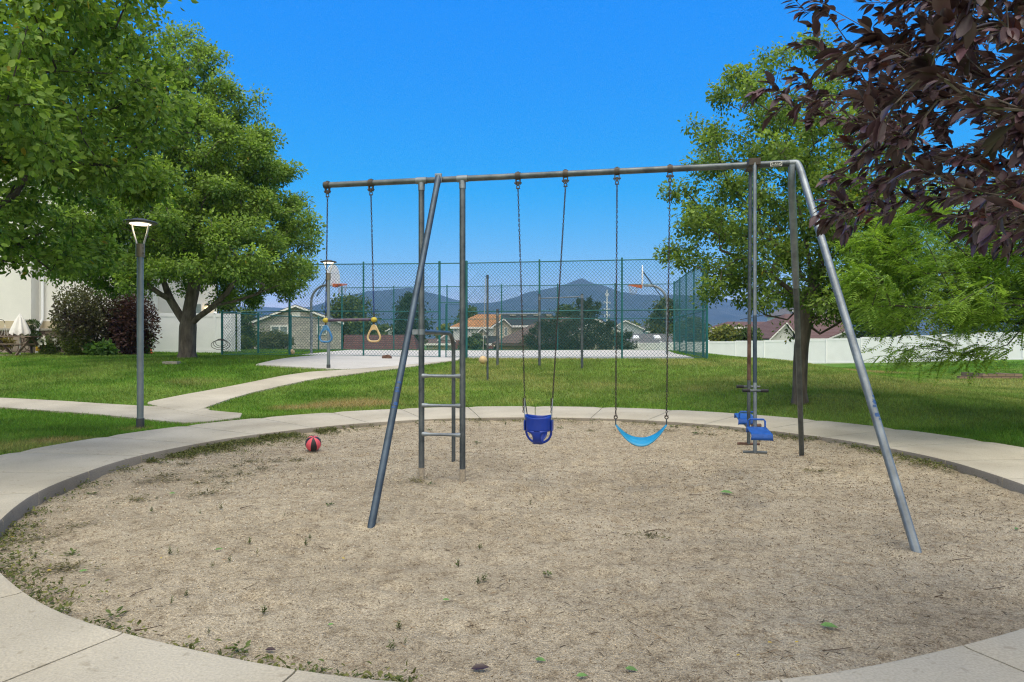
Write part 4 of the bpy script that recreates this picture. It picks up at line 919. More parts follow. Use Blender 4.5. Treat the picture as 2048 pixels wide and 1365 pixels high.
# brick drain box on the right lawn
bw = thing('brick_planter', 'low brown brick box edging set in the lawn on the right', 'brick edging', (19.4, 27, tz(19.4, 27)))
zb0 = tz(19.4, 27) - .1
for k, (x0, x1, y0, y1, hh) in enumerate(((18.9, 20.5, 26.9, 27.1, .26), (18.9, 19.1, 27.1, 28.2, .26), (20.3, 20.5, 27.1, 28.2, .24), (18.0, 18.9, 26.95, 27.1, .16))):
    MB().box((x0, y0, zb0), (x1, y1, zb0 + hh + .05)).build('brick_course', M['tan_brick'] if 'tan_brick' in M else M['red_brick'], bw)
# ------------------------------------------------------------------ trees and plants
def grow(trunk, attract, r, kink=.12, back=.35, step=.55, wander=.06, droop=0.0, limbs=()):
    """join every attractor point to the nearest suitable limb; returns nodes and parents"""
    nodes = [np.array(p, float) for p in trunk]; par = [i - 1 for i in range(len(trunk))]; ln = [0.0]
    for i in range(1, len(trunk)): ln.append(ln[-1] + np.linalg.norm(nodes[i] - nodes[i - 1]))
    ends = []
    for start, pts_ in limbs:          # main forks given by hand: (index of the node they leave, points)
        pj = start if isinstance(start, int) and start < len(trunk) else ends[start[0]][start[1]]; ids = []
        for p in pts_:
            nodes.append(np.array(p, float)); par.append(pj); ln.append(ln[pj] + np.linalg.norm(nodes[-1] - nodes[pj])); pj = len(nodes) - 1; ids.append(pj)
        ends.append(ids)
    root = nodes[0]; order = np.argsort([np.linalg.norm(p - np.array(trunk[-1])) for p in attract]); tips = []
    for ai in order:
        p = attract[ai]; Nn = np.array(nodes); L_ = np.array(ln)
        d = p - Nn; dist = np.linalg.norm(d, axis=1)
        cost = dist + back * L_ * .55 + np.where(d[:, 2] < -.15 * dist, dist * .5, 0)
        cost[:max(1, len(trunk) // 2)] += 3
        j = int(np.argmin(cost)); q = nodes[j]; D = p - q; dl = np.linalg.norm(D)
        if dl < 1e-3: continue
        k = max(1, int(dl / step)); pj = j
        gdir = nodes[j] - nodes[par[j]] if par[j] >= 0 else np.array((0, 0, 1.)); gdir = gdir / (np.linalg.norm(gdir) + 1e-9)
        c1 = q + gdir * dl * .33 + np.array((0, 0, dl * kink))
        for i in range(1, k + 1):
            t = i / k; pt = q * (1 - t) ** 2 + 2 * c1 * t * (1 - t) + p * t * t
            if i < k: pt = pt + r.normal(0, wander * dl / k * 1.5, 3)
            nodes.append(pt); par.append(pj); ln.append(ln[pj] + np.linalg.norm(pt - nodes[pj])); pj = len(nodes) - 1
        tips.append(pj)
    return np.array(nodes), np.array(par), tips
def limb_mesh(nodes, par, r_tip, r_base, expo=2.3, n=7, min_r=0.0):
    N = len(nodes); w = np.zeros(N); kids = [[] for _ in range(N)]
    for i in range(N):
        if par[i] >= 0: kids[par[i]].append(i)
    for i in range(N - 1, -1, -1):
        w[i] = max(1.0, w[i]); 
        if par[i] >= 0: w[par[i]] += w[i]
    rad = r_tip * w ** (1 / expo); rad = np.minimum(rad, rad[0]) * 1.0
    f = math.log(max(r_base / r_tip, 1.01)) / math.log(max(rad[0] / r_tip, 1.01)); rad = r_tip * (rad / r_tip) ** f
    mb = MB(); stack = [(0, None)]
    while stack:
        i, pre = stack.pop(); chain = [] if pre is None else [pre]
        rr = [] if pre is None else [min(rad[i] * 1.1, rad[pre])]
        j = i
        while True:
            chain.append(j); rr.append(rad[j]); ks = kids[j]
            if not ks: break
            ks = sorted(ks, key=lambda q: -rad[q])
            for q in ks[1:]: stack.append((q, j))
            j = ks[0]
        if len(chain) > 1 and max(rr) >= min_r: mb.tube([nodes[q] for q in chain], rr, n if max(rr) > .03 else 5, caps=False)
    return mb, rad
def leaf_mesh(name, pos, axis, nor, length, width, colr, mt, parent, fold=.25, curl=.15):
    """pointed leaves folded on the midrib; pos is the leaf base"""
    m = len(pos); axis = axis / (np.linalg.norm(axis, axis=1, keepdims=True) + 1e-9)
    side = np.cross(axis, nor); side /= (np.linalg.norm(side, axis=1, keepdims=True) + 1e-9); up = np.cross(side, axis)
    L_, w = length[:, None], width[:, None] * .5; V = np.empty((m, 6, 3))
    V[:, 0] = pos
    V[:, 1] = pos + axis * L_ * .28 + side * w * .86 + up * w * fold; V[:, 2] = pos + axis * L_ * .64 + side * w * .80 + up * (w * fold - L_ * curl * .25)
    V[:, 3] = pos + axis * L_ - up * L_ * curl
    V[:, 4] = pos + axis * L_ * .64 - side * w * .80 + up * (w * fold - L_ * curl * .25); V[:, 5] = pos + axis * L_ * .28 - side * w * .86 + up * w * fold
    b = (np.arange(m) * 6)[:, None, None]; F = np.array([[0, 1, 2, 3], [0, 3, 4, 5]])[None] + b
    return np_mesh(name, V.reshape(-1, 3), F.reshape(-1, 4), mt, parent, col=np.repeat(colr, 6, 0))
def rnd_dirs(r, n): v = r.normal(size=(n, 3)); return v / np.linalg.norm(v, axis=1, keepdims=True)
def leaf_cols(r, n, base, base2, spread=.3, clump=None):
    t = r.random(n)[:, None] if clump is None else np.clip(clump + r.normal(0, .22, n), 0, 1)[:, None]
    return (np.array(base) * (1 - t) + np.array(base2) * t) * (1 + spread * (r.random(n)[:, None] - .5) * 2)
def crown_leaves(r, nodes, tips, par, per, sig, lsize, base, base2, mt, parent, yellow=0.0, up=.35, name='crown', flat=.8, wr=.62):
    """leaves in clumps round the twig ends; the outer, newer leaves of a clump are the lighter ones"""
    T = np.array(tips); pts = []; ax = []; cl = []; nr = []
    for ti in T:
        n = max(3, int(per * r.uniform(.45, 1.6))); c = nodes[ti]; pv = nodes[par[ti]]; s = sig * r.uniform(.75, 1.25)
        o = rnd_dirs(r, n) * (r.random((n, 1)) ** .45) * 1.75; t = r.random((n, 1)) ** 1.5
        pts.append(c * (1 - t * .35) + pv * t * .35 + o * s * np.array((1, 1, flat))); ax.append(o * .8 + rnd_dirs(r, n) * .8 + np.array((0, 0, -.2)))
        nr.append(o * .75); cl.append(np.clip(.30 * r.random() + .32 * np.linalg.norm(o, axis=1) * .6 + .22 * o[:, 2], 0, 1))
    P = np.concatenate(pts); A = np.concatenate(ax); cl = np.concatenate(cl); n = len(P)
    nor = rnd_dirs(r, n) * .6 + np.array((0, 0, up + .25)) + np.concatenate(nr)
    L_ = lsize * (.6 + .75 * r.random(n)); col = leaf_cols(r, n, base, base2, .28, cl)
    if yellow: k = r.random(n) < yellow; col[k] = np.array((.30, .24, .03)) * (.7 + .6 * r.random((k.sum(), 1)))
    return leaf_mesh(name, P, A, nor, L_, L_ * wr, col, mt, parent)
def clump_points(r, pts, n_clump, per, spread):
    """keep well spaced clump centres among the points and gather the twig ends round them"""
    keep = [pts[0]]
    cand = pts[1:]; d = np.linalg.norm(cand - keep[0], axis=1)
    while len(keep) < n_clump:
        k = int(np.argmax(d + r.random(len(d)) * .25)); keep.append(cand[k]); d = np.minimum(d, np.linalg.norm(cand - cand[k], axis=1))
    return np.concatenate([c + r.normal(size=(int(r.integers(max(2, per - 2), per + 3)), 3)) * np.array((spread, spread, spread * .8)) * r.uniform(.7, 1.2) for c in keep])
def crown_points(r, prof, cx, cy, n, shell=.5, sq=(1, 1), nz=.25):
    """points inside a crown whose radius changes with height: prof = [(z, r)]"""
    zs = np.array([p[0] for p in prof]); rs = np.array([p[1] for p in prof]); out = []
    while len(out) < n:
        z = r.uniform(zs[0], zs[-1]); R = np.interp(z, zs, rs); a = r.uniform(0, 2 * math.pi)
        if r.random() > (R / rs.max()) ** 1.3 + .05: continue
        lob = 1 + nz * (math.sin(3 * a + z * 1.3) * .5 + math.sin(5 * a - z * 2.1 + 1) * .4 + math.sin(2 * a + z * .7 + 2) * .5)
        q = r.random() ** shell; out.append((cx + R * lob * q * math.cos(a) * sq[0], cy + R * lob * q * math.sin(a) * sq[1], z + .25 * (1 - q)))
    return np.array(out)

# --- big green tree on the left lawn
r1 = np.random.default_rng(11); X1, Y1 = WX(375, 22), 22.0; z1 = tz(X1, Y1)
t = thing('ornamental_pear_tree', 'large full crowned green tree with a thick forked trunk on the left lawn', 'tree', (X1, Y1, z1))
trunk = [(X1 - .02, Y1, z1 - .3), (X1, Y1, z1 + .35), (X1 + .01, Y1, z1 + .8), (X1 + .02, Y1, z1 + 1.0)]
prof = [(2.8, 2.4), (3.2, 3.4), (3.9, 3.85), (5.0, 3.7), (5.7, 3.45), (6.9, 2.9), (8.2, 2.25), (9.8, 1.45), (10.8, .9), (11.5, .35)]
at = crown_points(r1, prof, X1 + .12, Y1, 1500, shell=.33, nz=.11)
at = clump_points(r1, at, 235, 5, .27)
at = np.concatenate([at, crown_points(r1, [(3.5, 1.2), (4.2, 1.6), (5.0, 1.0)], X1 - 3.6, Y1 + .3, 40)])
rd_ = np.hypot(at[:, 0] - X1, at[:, 1] - Y1); at = at[at[:, 2] > np.where(rd_ < 2.8, 4.45 - .40 * rd_, 2.75)]
# main forks first so they read as limbs
limbs1 = [(3, [W(358, 628, 22), W(341, 600, 21.9), W(328, 565, 21.9), W(315, 520, 22.1), W(300, 470, 22.2)]), (3, [W(379, 618, 22.1), W(388, 575, 22.2), W(393, 520, 22.2), W(388, 440, 22.1), W(395, 330, 22), W(400, 220, 22)]), (3, [W(398, 634, 21.9), W(428, 612, 21.8), W(455, 585, 21.8), W(480, 545, 21.9), W(505, 490, 22)]), ((2, 1), [W(470, 603, 21.7), W(515, 588, 21.7), W(560, 570, 21.8)]), ((0, 1), [W(320, 588, 21.5), W(280, 560, 21.4), W(230, 535, 21.4)])]
forks = [(X1 - .75, Y1 + .2, z1 + 3.2), (X1 + .55, Y1 - .4, z1 + 2.9), (X1 + .05, Y1 + .5, z1 + 3.6), (X1 + 1.5, Y1 + .1, z1 + 2.0), (X1 - .25, Y1 - .5, z1 + 3.4), (X1 + .3, Y1 + .1, z1 + 5.0), (X1 - .4, Y1 - .1, z1 + 6.5), (X1 + .2, Y1 + .2, z1 + 8)]
nodes, par, tips = grow(trunk, np.concatenate([np.array(forks), at]), r1, back=.30, limbs=limbs1)
mb, rad = limb_mesh(nodes, par, .009, .27, expo=2.0, n=9)
mb.tube([(X1 - .02, Y1, z1 - .3), (X1 - .01, Y1, z1 + .02), (X1, Y1, z1 + .18)], [.36, .31, .262], 12, caps=False)
mb.build('trunk', M['bark'], t, smooth=True)
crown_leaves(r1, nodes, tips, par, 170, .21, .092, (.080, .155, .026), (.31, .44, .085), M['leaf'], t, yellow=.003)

# --- thin tree on the right bank
r2 = np.random.default_rng(23); X2, Y2 = WX(1600, 13), 13.0; z2 = tz(X2, Y2)
t = thing('young_shade_tree', 'slender tree with an open airy crown on the bank, right behind the glider swing', 'tree', (X2, Y2, z2))
trunk = [(X2 - .02, Y2, z2 - .3), (X2, Y2, z2 + .35), (X2 + .01, Y2, z2 + .75), (X2 + .03, Y2, z2 + 1.1), (X2 + .10, Y2, z2 + 1.55), (X2 + .15, Y2 + .03, z2 + 2.0)]
prof = [(2.0, .9), (2.3, 1.8), (3.0, 2.2), (3.8, 2.25), (4.9, 2.1), (5.6, 1.8), (6.4, 1.35), (6.9, .85), (7.25, .3)]
at = clump_points(r2, crown_points(r2, prof, X2 - .12, Y2 + .1, 1100, shell=.42, nz=.16), 140, 4, .17)
at = np.concatenate([at, np.array([tuple(W(r2.uniform(1630, 1790), r2.uniform(360, 640), r2.uniform(12.2, 13.8))) for _ in range(85)])])
forks = [(X2 - .9, Y2 + .1, z2 + 2.6), (X2 - .3, Y2 + .2, z2 + 3.4), (X2 + .25, Y2 - .1, z2 + 3.3), (X2 + .75, Y2 + .1, z2 + 1.75), (X2 + 1.3, Y2, z2 + 2.4), (X2 - .1, Y2 + .05, z2 + 5.0)]
limbs2 = [(5, [W(1622, 610, 13), W(1624, 560, 13), W(1612, 480, 13.1), W(1590, 380, 13.1), W(1570, 270, 13)]), (4, [W(1640, 668, 13), W(1672, 650, 13), W(1700, 630, 12.9), W(1725, 590, 12.9)]), ((0, 0), [W(1580, 580, 12.9), W(1540, 550, 12.9), W(1490, 520, 12.8), W(1440, 500, 12.8)]), ((0, 1), [W(1640, 520, 13.1), W(1665, 440, 13.2), W(1680, 340, 13.2)]), (5, [W(1575, 640, 13.1), W(1530, 630, 13.1), W(1480, 640, 13)])]
nodes, par, tips = grow(trunk, np.concatenate([np.array(forks), at]), r2, back=.30, step=.4, wander=.05, limbs=limbs2)
mb, rad = limb_mesh(nodes, par, .0055, .135, n=9); mb.tube([(X2 - .02, Y2, z2 - .3), (X2, Y2, z2 + .02), (X2, Y2, z2 + .2)], [.19, .16, .128], 12, caps=False); mb.build('trunk', M['bark'], t, smooth=True)
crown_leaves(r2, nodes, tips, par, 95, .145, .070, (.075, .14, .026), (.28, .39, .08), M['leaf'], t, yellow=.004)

# --- near tree reaching in from the left
r3 = np.random.default_rng(31); X3, Y3 = -9.2, 6.9; z3 = tz(X3, Y3)
t = thing('overhanging_tree', 'green tree whose leafy boughs hang into the upper left corner', 'tree', (X3, Y3, z3))
trunk = [(X3, Y3, z3 - .3), (X3 + .02, Y3, z3 + .8), (X3 + .1, Y3, z3 + 1.5), (X3 + .25, Y3, z3 + 2.0)]
at = []
while len(at) < 1700:
    u = r3.normal(size=3); u /= np.linalg.norm(u); q = r3.random() ** .36; lob = 1 + .12 * math.sin(4 * math.atan2(u[1], u[0]) + 3 * u[2])
    p = np.array((-7.6, 7.0, 4.7)) + u * q * lob * np.array((4.3, 2.8, 2.9))
    px_ = CX + FPX * p[0] / p[1]; py_ = HY - FPX * (p[2] - CAMZ) / p[1]
    if p[2] < 2.38 + .24 * max(0, p[0] + 4.97): continue
    if (190 < px_ < 360 and py_ > 385) or px_ > (300 if py_ < 130 else 335): continue
    at.append(p)
at = np.concatenate([clump_points(r3, np.array(at), 125, 5, .20), clump_points(r3, np.array([q for q in at if CX + FPX * q[0] / q[1] > -150 and q[2] < 5.3]), 62, 4, .18)])
forks = [(-7.2, 6.7, 3.9), (-6.3, 7.0, 3.6), (-8.2, 7.6, 4.2), (-8.8, 6.0, 4.2), (-7.7, 7.0, 5.2), (-5.6, 6.8, 4.3), (-5.2, 7.0, 3.3)]
nodes, par, tips = grow(trunk, np.concatenate([np.array(forks), at]), r3, back=.30, step=.4, wander=.06)
mb, rad = limb_mesh(nodes, par, .006, .19, n=8); mb.build('trunk', M['bark_dark'], t, smooth=True)
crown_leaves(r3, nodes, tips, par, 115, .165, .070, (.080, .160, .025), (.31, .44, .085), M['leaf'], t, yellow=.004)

# --- locust with feathery leaves reaching in from the right
def feather_tree(name, label, loc, trunk, at, r, base, base2, per=9, seed_r=.11, leaflet=.036, rach=.20):
    t = thing(name, label, 'tree', loc)
    nodes, par, tips = grow(trunk, at, r, back=.30, step=.4, wander=.06, kink=.05)
    mb, rad = limb_mesh(nodes, par, .005, seed_r, n=7); mb.build('trunk', M['bark_dark'], t, smooth=True)
    T = np.array(tips); P, A, Nn, Cc = [], [], [], []
    for ti in T:
        c = nodes[ti]; pv = nodes[par[ti]]; dv = c - pv; dv /= np.linalg.norm(dv) + 1e-9; sh = r.random()
        for k in range(int(per * r.uniform(.7, 1.3))):
            b = c + (pv - c) * r.random() + r.normal(0, .07, 3); d = dv * .6 + rnd_dirs(r, 1)[0] * .8 + np.array((-.25, 0, -.35)); d /= np.linalg.norm(d)
            up = np.array((0, 0, 1.)) + rnd_dirs(r, 1)[0] * .35; s = np.cross(d, up); s /= np.linalg.norm(s) + 1e-9; L_ = rach * r.uniform(.7, 1.3); m = 9
            for q in range(m):
                f = (q + .6) / m; pt = b + d * L_ * f + np.array((0, 0, -.12 * f * f * L_))
                for sg in (-1, 1):
                    P.append(pt); A.append(s * sg + d * .45 + np.array((0, 0, -.15))); Nn.append(up); Cc.append(sh)
    P, A, Nn, Cc = map(np.array, (P, A, Nn, Cc)); n = len(P); L_ = leaflet * (.8 + .5 * r.random(n))
    leaf_mesh('crown', P, A, Nn + rnd_dirs(r, n) * .2, L_, L_ * .42, leaf_cols(r, n, base, base2, .22, Cc * .7 + .15), M['leaf'], t, fold=.1, curl=.1)
r4 = np.random.default_rng(41); at = []
poly = [(1690, 520), (1720, 455), (1780, 425), (1900, 400), (2060, 380), (2300, 300), (2500, 380), (2500, 640), (2200, 650), (2048, 635), (1990, 640), (1960, 632), (1900, 625), (1850, 635), (1790, 640), (1765, 635), (1730, 615), (1750, 600), (1700, 560)]
while len(at) < 560:
    px_, py_ = r4.uniform(1680, 2500), r4.uniform(300, 740)
    if not inpoly(np.array([px_]), np.array([py_]), poly)[0]: continue
    if r4.random() < .35 and py_ > 600: continue
    Y = r4.uniform(8.0, 11.5); at.append(tuple(W(px_, py_, Y)))
at = list(clump_points(r4, np.array(at), 130, 5, .22))
for (px_, py_) in ((1775, 700), (1810, 702), (1850, 697), (1890, 690), (1900, 705), (1930, 712), (1985, 700), (2015, 690), (1960, 695)): at.append(tuple(W(px_, py_, 8.4)))
X4, Y4 = 10.6, 10.2; z4 = tz(X4, Y4)
feather_tree('locust_tree', 'bright green feathery leaved tree reaching in below the purple leaves on the right', (X4, Y4, z4), [(X4, Y4, z4 - .3), (X4, Y4, z4 + .8), (X4 - .1, Y4, z4 + 1.3), (X4 - .4, Y4, z4 + 1.7)],
             np.array(at), r4, (.085, .175, .022), (.27, .41, .07), per=22, leaflet=.048, rach=.24)

# --- purple leaved plum close to the lens on the right
r5 = np.random.default_rng(53)
X5, Y5 = 3.75, 1.35; z5 = tz(X5, Y5)
t = thing('purple_leaf_plum', 'dark purple leaved tree hanging into the upper right corner', 'tree', (X5, Y5, z5))
poly = [(1600, -10), (1580, 120), (1520, 190), (1545, 240), (1535, 300), (1600, 345), (1625, 430), (1680, 470), (1760, 455), (1800, 400), (1850, 425), (1900, 450), (1960, 495), (2060, 500), (2500, 540), (2700, 300), (2600, -500), (1900, -520), (1700, -300)]
thin = [(1480, -20), (1560, -20), (1700, 120), (1650, 180), (1560, 170)]
tw = []
while len(tw) < 1250:
    px_, py_ = r5.uniform(1500, 2700), r5.uniform(-520, 560)
    if not inpoly(np.array([px_]), np.array([py_]), poly)[0]: continue
    if px_ > 2150 and r5.random() < .55: continue
    if py_ < -120 and r5.random() < .5: continue
    if px_ < 1720 and r5.random() < .55: continue
    if px_ < 1640 and py_ > 330: continue
    if px_ < 1660 and 245 < py_ < 410: continue
    if px_ < 1790 and py_ < 110 and r5.random() < .75: continue
    e = min(1, max(0, (px_ - 1560) / 450)); Y = r5.uniform(2.0, 3.3) if r5.random() > .08 * e else r5.uniform(1.2, 1.8)
    tw.append((px_, py_, Y))
at = [tuple(W(*q)) for q in tw] + [tuple(W(px_, py_, 2.55)) for px_, py_ in ((1502, 198), (1515, 185), (1545, 170), (1548, 232), (1575, 205), (1590, 225), (1592, 2), (1610, 22), (1628, 55), (1640, 95), (1650, 20), (1640, 430), (1660, 405), (1690, 465))]
for _ in range(260):                                   # deeper boughs added behind the near sprays to shade the sand
    px_, py_ = r5.uniform(1720, 2700), r5.uniform(-500, 440)
    if py_ < (px_ - 1700) * .9 + 260 and (px_ > 1850 or py_ > 60): at.append(tuple(W(px_, py_, r5.uniform(3.2, 5.6))))
n0_ = len(at)
while len(at) < n0_ + 1000:                                 # rest of the crown, enlarged out of view over the camera to shade the foreground
    x, y, z = r5.uniform(-2.4, 7.2), r5.uniform(-3.6, 4.6), r5.uniform(2.3, 5.8)
    if y > 0 and z < CAMZ + y * .56 + .45 and x < y * .85 + .3: continue
    if ((x - 2.4) / 4.6) ** 2 + ((y - .5) / 4.0) ** 2 + ((z - 3.9) / 1.8) ** 2 > 1: continue
    at.append((x, y, z))
at = np.array(at)
trunk = [(X5, Y5, z5 - .3), (X5 - .02, Y5, z5 + .8), (X5 - .1, Y5 + .05, z5 + 1.5), (X5 - .3, Y5 + .15, z5 + 2.1), (X5 - .55, Y5 + .3, z5 + 2.5)]
forks = np.array([(2.3, 2.0, 2.75), (2.6, 2.2, 2.2), (2.2, 1.6, 2.5), (2.9, 1.9, 3.0), (1.9, 2.2, 2.4)])
nodes, par, tips = grow(trunk, np.concatenate([forks, at]), r5, back=.25, step=.16, wander=.08, kink=.10)
mb, rad = limb_mesh(nodes, par, .0014, .075, expo=1.9, n=7); mb.build('trunk', M['twig'], t, smooth=True)
P, A, Nn, Ls = [], [], [], []
seg = [(i, par[i]) for i in range(len(nodes)) if par[i] >= 0 and rad[i] < .0075]
for i, j in seg:
    a, b = nodes[j], nodes[i]; d = b - a; L_ = np.linalg.norm(d); 
    if L_ < 1e-4: continue
    d = d / L_; n = max(1, int(L_ / .017 * r5.uniform(.7, 1.2)))
    for k in range(n):
        p = a + (b - a) * (k + r5.random()) / n; sd_ = np.cross(d, rnd_dirs(r5, 1)[0]); sd_ /= np.linalg.norm(sd_) + 1e-9
        ax = d * .75 + sd_ * .75 + np.array((-.45, 0, -.34)); P.append(p); A.append(ax); Nn.append(np.array((0, -.15, 1.)) + rnd_dirs(r5, 1)[0] * .55); Ls.append(r5.uniform(.030, .056))
for ti in tips:
    c = nodes[ti]; dv = c - nodes[par[ti]]; dv /= np.linalg.norm(dv) + 1e-9
    for k in range(5): P.append(c - dv * .012 * k); A.append(dv + rnd_dirs(r5, 1)[0] * .7 + np.array((-.3, 0, -.2))); Nn.append(np.array((0, 0, 1.)) + rnd_dirs(r5, 1)[0] * .5); Ls.append(r5.uniform(.045, .07))
P, A, Nn, Ls = map(np.array, (P, A, Nn, Ls)); m = len(P); print('plum leaves', m)
A /= np.linalg.norm(A, axis=1, keepdims=True); S_ = np.cross(A, Nn); S_ /= np.linalg.norm(S_, axis=1, keepdims=True) + 1e-9; U_ = np.cross(S_, A)
us = np.array([0, .2, .5, .78, 1.0]); wsh = np.array([.05, .78, 1.0, .60, .0]); K = len(us)
V = np.empty((m, K, 3, 3)); cu = r5.uniform(.02, .28, m)[:, None]; fo_ = r5.uniform(.15, .55, m)[:, None]; wd2 = Ls[:, None] * r5.uniform(.20, .26, m)[:, None]
for k in range(K):
    c = P + A * Ls[:, None] * us[k] - U_ * Ls[:, None] * cu * us[k] ** 2 + A * .008
    for s in (-1, 0, 1): V[:, k, s + 1] = c + S_ * wd2 * wsh[k] * s + U_ * (wd2 * wsh[k] * fo_ * abs(s))
b = (np.arange(m) * K * 3)[:, None, None]; fl = []
for k in range(K - 1):
    for s in (0, 1): fl.append([k * 3 + s, k * 3 + s + 1, (k + 1) * 3 + s + 1, (k + 1) * 3 + s])
F = np.array(fl)[None] + b
col = leaf_cols(r5, m, (.036, .016, .023), (.128, .064, .084), .35); kk = r5.random(m) < .02; col[kk] = (.11, .03, .025)
np_mesh('crown', V.reshape(-1, 3), F.reshape(-1, 4), M['leaf_purple'], t, col=np.repeat(col, K * 3, 0), smooth=True)
# dark berries on the thin top twig
# --- generic bushes and far trees
def bush(name, label, cat, c, rad_, n, ls, base, base2, seed, stem=True, mt='leaf', group=None, shell=.4, yaw=None, flower=None):
    r = np.random.default_rng(seed); x, y, z = c; t = thing(name, label, cat, (x, y, z), group)
    u = rnd_dirs(r, n); q = r.random((n, 1)) ** shell; a = np.arctan2(u[:, 1], u[:, 0])
    lob = 1 + .16 * np.sin(3 * a + seed + 2 * u[:, 2]) + .10 * np.sin(7 * a + seed * 2 + 5 * u[:, 2])
    P = np.array((x, y, z + rad_[2])) + u * q * lob[:, None] * np.array(rad_); P = P[P[:, 2] > z - .05]; n = len(P)
    cl = np.clip(fbm(P[:, 0] * 2.2 / max(rad_[0], .5) + seed, P[:, 2] * 2.2 / max(rad_[0], .5) + P[:, 1]) * 1.6 - .3, 0, 1)
    ax = rnd_dirs(r, n) + (P - np.array((x, y, z + rad_[2]))) / np.array(rad_) * .6; nor = rnd_dirs(r, n) + np.array((0, 0, .6)); L_ = ls * (.6 + .8 * r.random(n))
    leaf_mesh('crown', P, ax, nor, L_, L_ * .6, leaf_cols(r, n, base, base2, .3, cl), M[mt], t)
    if stem:
        mb = MB(); rs_ = max(.02, rad_[0] * .05)
        mb.tube([(x, y, z - .2), (x, y, z + rad_[2] * .6)], [rs_ * 1.3, rs_], 8)
        for k in range(7):
            d = rnd_dirs(r, 1)[0]; d[2] = abs(d[2]) * .8 + .2; e = np.array((x, y, z + rad_[2])) + d * np.array(rad_) * .75
            mb.tube([(x, y, z + rad_[2] * .25), tuple(np.array((x, y, z + rad_[2] * .7)) * .5 + e * .5), tuple(e)], [rs_ * .8, rs_ * .5, rs_ * .2], 6)
        mb.build('stem', M['bark_dark'], t, smooth=True)
    if flower:
        mb = MB()
        for k in range(flower[0]):
            d = rnd_dirs(r, 1)[0]; d[2] = abs(d[2]); d[1] = -abs(d[1]); e = np.array((x, y, z + rad_[2])) + d * np.array(rad_) * r.uniform(.8, 1.1)
            for q in range(5): a0 = q * 1.2566; mb.add([tuple(e), tuple(e + np.array((math.cos(a0) * .05, -.02, math.sin(a0) * .05))), tuple(e + np.array((math.cos(a0 + 1) * .05, -.02, math.sin(a0 + 1) * .05)))], [(0, 1, 2)])
        mb.build('blossom', flower[1], t)
    return t
def far_tree(label, px, py_top, w_px, Y, col1, col2, seed, py_base=700, conic=False, n=5200, ls=None, name='tree'):
    r = np.random.default_rng(seed); x = WX(px, Y); zt_ = WZ(py_top, Y); zb_ = tz(x, Y); R = w_px / FPX * Y / 2; H = zt_ - zb_
    t = thing(name, label, 'tree', (x, Y, zb_)); ls = ls or max(.10, Y * .0042)
    tip = []
    nt_ = 46
    for k in range(nt_):
        f = r.random() ** (.8 if not conic else 1.2); z = zb_ + H * (.12 + .84 * f)
        prof_ = (1 - f) ** .8 * 1.0 + .06 if conic else math.sqrt(max(.02, 1 - (2 * f - .85) ** 2 * .85))
        a = r.uniform(0, 6.283); q = r.random() ** .45; tip.append((x + R * prof_ * q * math.cos(a) * .88, Y + R * prof_ * q * math.sin(a) * .88, z))
    tip = np.array(tip); m = n // nt_; sg = R * (.22 if not conic else .17)
    P = np.repeat(tip, m, 0) + r.normal(size=(nt_ * m, 3)) * np.array((sg, sg, sg * .85)); k = (P[:, 2] < zt_ + .1 * R) & (P[:, 2] > zb_); cl = np.repeat(r.random(nt_), m)[k] * .7 + .15; P = P[k]; nn = len(P)
    L_ = ls * (.6 + .8 * r.random(nn)); leaf_mesh('crown', P, rnd_dirs(r, nn), rnd_dirs(r, nn) + np.array((0, 0, .7)), L_, L_ * .65, leaf_cols(r, nn, col1, col2, .3, cl), M['leaf_far'], t)
    mb = MB().tube([(x, Y, zb_ - .5), (x, Y, zb_ + H * .5), (x, Y, zb_ + H * .85)], [R * .09 + .05, R * .06 + .03, .02], 7)
    for q in tip[::4]: mb.tube([(x, Y, zb_ + (q[2] - zb_) * .55), tuple(q)], [R * .03 + .015, .01], 5)
    mb.build('trunk', M['bark_dark'], t, smooth=True); return t
DG1, DG2 = (.022, .045, .014), (.07, .11, .03); MG1, MG2 = (.04, .075, .018), (.12, .17, .04); YG1, YG2 = (.10, .13, .02), (.27, .28, .05)
far_tree('green tree beside the left roof edge of the pale brick house', 492, 622, 60, 70, MG1, MG2, 101)
far_tree('broad green tree rising behind the ridge of the pale brick house', 700, 596, 110, 72, DG1, MG2, 102)
far_tree('dense green tree standing over the maroon roof, right of the pale brick house', 716, 640, 70, 60, DG1, MG2, 103)
far_tree('dark cone shaped evergreen behind the right end of the maroon roof', 822, 590, 98, 62, DG1, (.045, .075, .025), 104, conic=True, n=6500)
far_tree('small yellow green tree behind the white gable with the dish', 768, 650, 50, 90, YG1, MG2, 105, n=2500)
far_tree('green tree rising behind the orange tiled roof', 935, 618, 75, 105, MG1, MG2, 106, n=3000)
far_tree('small pale tree in front of the orange roofed house', 955, 670, 34, 70, (.06, .09, .035), (.14, .17, .07), 107, n=2000)
far_tree('low green bush like tree beside the gate, under the orange roof', 940, 680, 40, 64, DG1, MG2, 108, n=2000)
far_tree('bright green tree left of the utility pole', 1262, 648, 60, 120, MG1, YG2, 109, n=2600)
far_tree('dark green tree behind the white gable, left of the utility pole', 1135, 612, 60, 95, DG1, MG2, 116, n=2600)
far_tree('rounded pine standing behind the right hand hoop pole', 1333, 600, 66, 80, (.04, .065, .018), (.12, .145, .04), 110, n=5200)
far_tree('yellow green tree between the grey roof and the right hoop pole', 1300, 640, 40, 118, YG1, MG2, 111, n=1800)
far_tree('green tree seen through the mesh of the right side fence', 1385, 640, 75, 66, MG1, MG2, 112, n=3600)
far_tree('pale green shrubby tree above the white fence, right of the court', 1455, 650, 70, 64, MG1, YG2, 113, n=3000)
